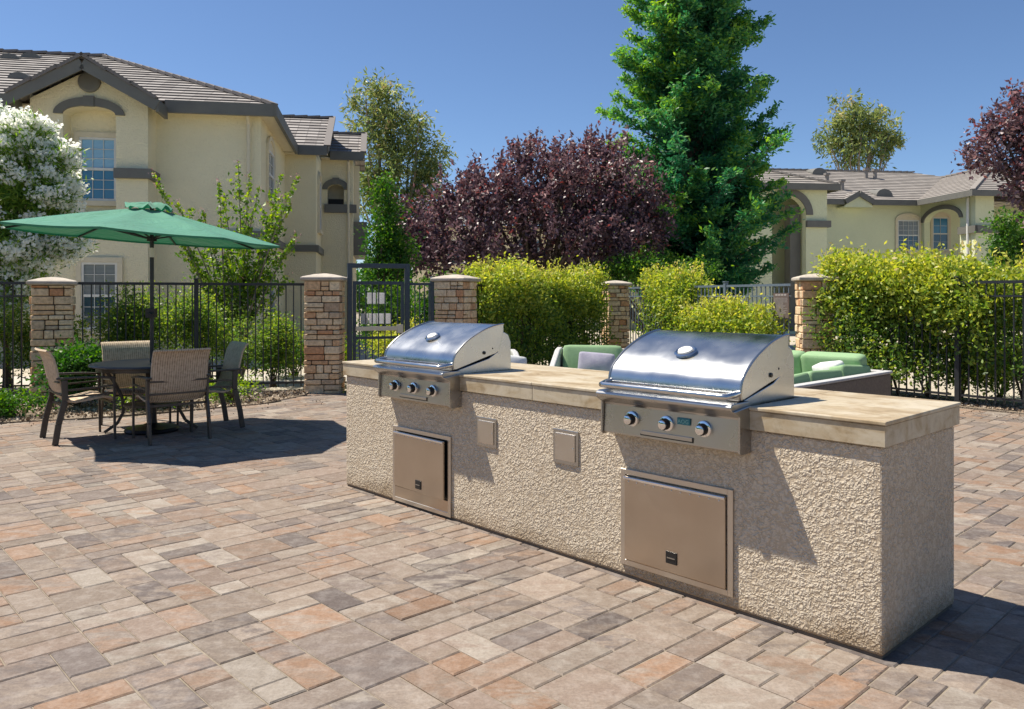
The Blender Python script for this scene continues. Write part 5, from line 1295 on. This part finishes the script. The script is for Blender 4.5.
# gum trees
tree(400, 33, [(385, 100, 26, 18, 24, 0), (372, 130, 24, 30, 24, 0), (405, 130, 28, 30, 26, 0), (430, 160, 16, 22, 18, 0), (395, 170, 34, 34, 30, 0), (425, 190, 22, 24, 22, 0), (375, 190, 22, 36, 22, 0), (350, 105, 8, 14, 10, 0), (410, 225, 30, 34, 30, 0), (440, 150, 8, 10, 8, 0), (368, 88, 12, 8, 10, 0)],
     'tall loose grey-green gum tree between left building and purple tree', 'lf_euc', 430, 36, .42, .22, r0=.25, nb=26, bark='bark_pale', zsq=1.2, aspect=.3, dirs_up=-.5, shell=.6, name='gum_tree')
tree(856, 62, [(848, 120, 20, 16, 20, 0), (870, 128, 20, 20, 20, 0), (835, 140, 20, 18, 20, 0), (895, 122, 9, 10, 9, 0), (888, 140, 14, 16, 14, 0), (815, 128, 8, 10, 8, 0), (858, 150, 34, 18, 30, 0), (845, 103, 14, 8, 10, 0), (880, 112, 10, 8, 8, 0)],
     'distant gum tree standing above the tan roof on the right', 'lf_euc', 130, 50, .62, .36, r0=.35, nb=24, bark='bark_pale', zsq=1.1, aspect=.35, dirs_up=-.5, shell=.6, name='gum_tree')
tree(384, 17, [(384, 188, 9, 18, 10, 0), (386, 215, 13, 22, 14, 0), (383, 240, 17, 24, 18, 0), (398, 250, 18, 20, 16, 0), (388, 270, 24, 22, 22, 0)],
     'slim bright green tree beside the left building, behind the gate', 'lf_green', 330, 26, .22, .08, r0=.07, nb=16, name='young_tree')
tree(1003, 30, [(1003, 235, 12, 26, 14, 0), (1008, 262, 20, 24, 18, 0), (1030, 240, 20, 34, 20, 0)], 'green tree between the right building and the purple branches', 'lf_green', 260, 26, .34, .13, r0=.12, nb=14, name='young_tree')
tree(650, 19.5, [(640, 268, 30, 12, 26, 0), (600, 275, 26, 9, 22, 0), (690, 272, 30, 12, 26, 0)], 'dark green shrubbery at the foot of the redwood, above the hedge', 'lf_green', 420, 24, .24, .08, r0=.06, nb=16, name='shrub', cat='shrub')
# redwood
def redwood():
    D_ = 23.0; c = at(692, D_); root = empty('redwood_tree', (c.x, c.y, 0), 0, label='very tall dark green redwood with bright tips, rising out of the top of the picture', cat='tree')
    Ht = 21.0; t = MB(); t.tube([(0, 0, 0), (.05, 0, 4), (0, .05, 8), (.02, 0, 12), (0, 0, Ht - 3)], [.34, .27, .21, .15, .09], 12); 
    LP = []; LD = []; LR = []
    z = 1.0; rr = random.Random(4)
    while z < Ht - .3:
        f = z / Ht; reach = (2.9 * (1 - f ** 1.35) + .1) * rr.uniform(.8, 1.1)
        if z < 2: reach *= .9
        nb = rr.choice([3, 4, 4])
        for k in range(nb):
            a = rr.uniform(0, 2 * math.pi); Ln = reach * (rr.uniform(.45, .95) + (.3 * rr.random() ** 3))
            if math.cos(a) < -.3 and 3.5 < z < 6.5: Ln *= 1.12
            pts = []; droop = rr.uniform(-.05, .32)
            for i in range(8):
                q = i / 7; r_ = Ln * q; pts.append(Vector((math.cos(a) * r_, math.sin(a) * r_, z + .45 * Ln * (q * .8) - droop * Ln * q * (1 - q) * 1.1 + .06 * Ln * q * q)))
            t.tube(pts, [.045 * (1 - i / 7) * (1.1 - f) + .006 for i in range(8)], 5, cap=False)
            bt = rr.uniform(-.12, .12)
            for i in range(1, 8):
                q = i / 7; nsp = 3 + int(5 * q)
                for _ in range(nsp):
                    pp = pts[i - 1].lerp(pts[i], rr.random()); side = rr.choice((-1, 1)); sa = a + side * rr.uniform(.5, 1.3); sl2 = rr.uniform(.18, .50) * (.7 + .4 * (1 - q)) * (.6 + .5 * (1 - f))
                    dv = Vector((math.cos(sa), math.sin(sa), rr.uniform(-.25, .5)))
                    m_ = 16; tt = rng.random(m_); base = np.array(pp)[None] + np.array(dv)[None] * (tt[:, None] * sl2)
                    base = base + rng.normal(size=(m_, 3)) * np.array([.075, .075, .055]) ; LP.append(base); LD.append(np.tile(np.array(dv), (m_, 1)))
                    LR.append(rng.random(m_) * .35 + .32 * q * q + .22 * tt * q + bt + (.10 if math.cos(a - 2.6) > 0 else 0))  # last term lightens leaves on sunward branches, sunlight put into the colour
        z += rr.uniform(.06, .11) * (1 + .3 * f)
    P = np.concatenate(LP); print('redwood leaves', len(P))
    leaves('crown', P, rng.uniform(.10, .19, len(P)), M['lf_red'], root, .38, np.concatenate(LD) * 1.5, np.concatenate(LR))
    t.build('trunk', M['bark'], root)
redwood()
# planting by the left fence
shr = [(-6.9, 10.0, .5, 1.05, 'lf_green'), (-5.95, 10.35, .55, .95, 'lf_green'), (-5.25, 10.55, .45, .80, 'lf_green')]
bush((-5.55, 10.15), .62, .88, 'rounded dark green bush in front of the bush-topped pillar', 'lf_green', 300, 18, .055, rndhi=.75)
bush((-7.1, 9.3), .60, .62, 'low green bush at the left picture edge in front of the railing', 'lf_green', 240, 18, .05)
bush((-4.75, 10.2), .50, .78, 'bright green bush behind the patio table, left of the umbrella pole', 'lf_bright', 220, 18, .05, rndhi=.85)
bush((-5.9, 9.35), .42, .30, 'low ground plant with small yellow flowers at the left patio corner', 'lf_green', 120, 16, .045, flowers=('petal_y', 6, .03))
bush((-4.5, 10.0), .45, .28, 'low green ground cover clump under the far patio chair', 'lf_bright', 110, 14, .04)
bush((-3.75, 10.75), .38, .30, 'low leafy clump in front of the railing right of the table', 'lf_bright', 110, 14, .04)
bush((-2.15, 11.75), .30, .22, 'tiny clump with yellow flowers at the foot of the gate pillar', 'lf_bright', 60, 12, .04, flowers=('petal_y', 16, .035))
bush((-6.9, 11.8), .8, 1.6, 'bushy green shrub behind the railing left of the pillar', 'lf_hedge', 320, 17, .05, rndhi=.74)
bush((-5.75, 12.0), .78, 1.62, 'yellow-green shrub behind the railing right of the pillar', 'lf_hedge', 600, 17, .05, rndhi=.74)
bush((-4.6, 12.2), .82, 1.62, 'tall yellow-green shrub behind the railing and umbrella pole', 'lf_hedge', 620, 17, .05, rndhi=.74)
bush((-3.75, 12.5), .6, 1.3, 'leafy shrub behind the railing left of the gate pillar', 'lf_hedge', 360, 17, .05, rndhi=.74)
bush((-2.95, 13.0), .40, .85, 'small bright shrub behind the railing beside the gate pillar', 'lf_bright', 180, 17, .05)
bush((-8.0, 11.3), .9, 1.5, 'bright green shrub behind the railing at the far left edge', 'lf_hedge', 320, 17, .06)
bush((-1.9, 13.8), .65, 1.0, 'yellow-green shrub seen through the lower bars of the gate', 'lf_hedge', 260, 17, .05, rndlo=.3)
bush((-.95, 14.6), .6, 1.1, 'green shrub seen through the short railing right of the gate', 'lf_green', 220, 17, .05)
bush((5.4, 13.2), .6, .7, 'bright green shrub low behind the railing right of the sofa pillar', 'lf_bright', 180, 17, .05)
bush((6.9, 11.2), .85, 1.0, 'bright green shrub behind the lower bars of the right railing', 'lf_bright', 320, 17, .055)
bush((8.3, 9.6), .8, 1.0, 'green shrub behind the railing at the right picture edge', 'lf_green', 280, 17, .055)
bush((3.9, 14.8), .6, .95, 'bright green shrub behind the blue-grey railing beside the pillar', 'lf_bright', 200, 17, .05)
bush((-2.35, 15.2), .95, 1.75, 'dark green shrub seen through the left half of the gate', 'lf_green', 420, 18, .07)
bush((-1.2, 16.2), 1.0, 1.9, 'dark green shrub seen through the right half of the gate', 'lf_green', 420, 18, .07)
bush((-.1, 15.4), .9, 1.6, 'dark green shrub behind the gate pillar at the start of the hedge', 'lf_green', 320, 18, .07)
bush((-3.9, 14.3), .7, .75, 'low green shrub at the foot of the left building beside the path', 'lf_green', 240, 18, .055)
LP = []
for i in range(520):
    a = random.random()
    if a < .62: x, y = random.uniform(-6.2, -2.5), 0; y = 9.0 + (x + 5.7) * .66 - abs(random.gauss(0, .35))
    else: t_ = random.random(); x, y = 6.3 - t_ * 1.3 - abs(random.gauss(0, .3)), 9.3 + t_ * 1.9 - abs(random.gauss(0, .3))
    if pip(x, y, PATIO): LP.append((x, y, .006))
o = leaves('fallen_leaves', np.array(LP), rng.uniform(.012, .035, len(LP)), M['chips'], None, .6, None, None, .9)
meta(o, 'small dry leaves scattered thinly over the pavers', 'leaf litter', None, 'stuff')
def belt(name, ang0, ang1, rad, h, n, label, size):
    P = []; C = []
    for i in range(n):
        a = R(random.uniform(ang0, ang1)); q = rad * random.uniform(.92, 1.12); hh = h * (.7 + .3 * math.sin(a * 17) * math.cos(a * 7)) * random.uniform(.6, 1); z = hh * random.random() ** .6
        C.append((q * math.sin(a), q * math.cos(a), z))
    C = np.array(C); k = np.repeat(np.arange(n), 14); P = C[k] + rng.normal(size=(len(k), 3)) * size * 2.2; P[:, 2] = np.maximum(P[:, 2], 0)
    o = leaves(name, P, size * rng.uniform(.8, 1.6, len(P)), M['lf_green'], None, .7, None, rng.random(n)[k] * .6 + rng.random(len(P)) * .4); meta(o, label, 'wood', None, 'stuff')
belt('tree_belt', 95, 300, 24, 5.6, 2600, 'unseen belt of dark green trees added behind the camera to darken the hood reflections', .32)  # added out of view so the steel hoods reflect dark foliage
belt('tree_belt', -60, 75, 78, 5.5, 2600, 'far-off belt of green trees behind the buildings', .55)
for o in list(bpy.data.objects):
    if o.type == 'MESH' and len(o.data.polygons) > 800 and o.name.split('.')[0] in ('crown', 'foliage', 'blossom', 'new_shoots'): o.data.shade_flat()
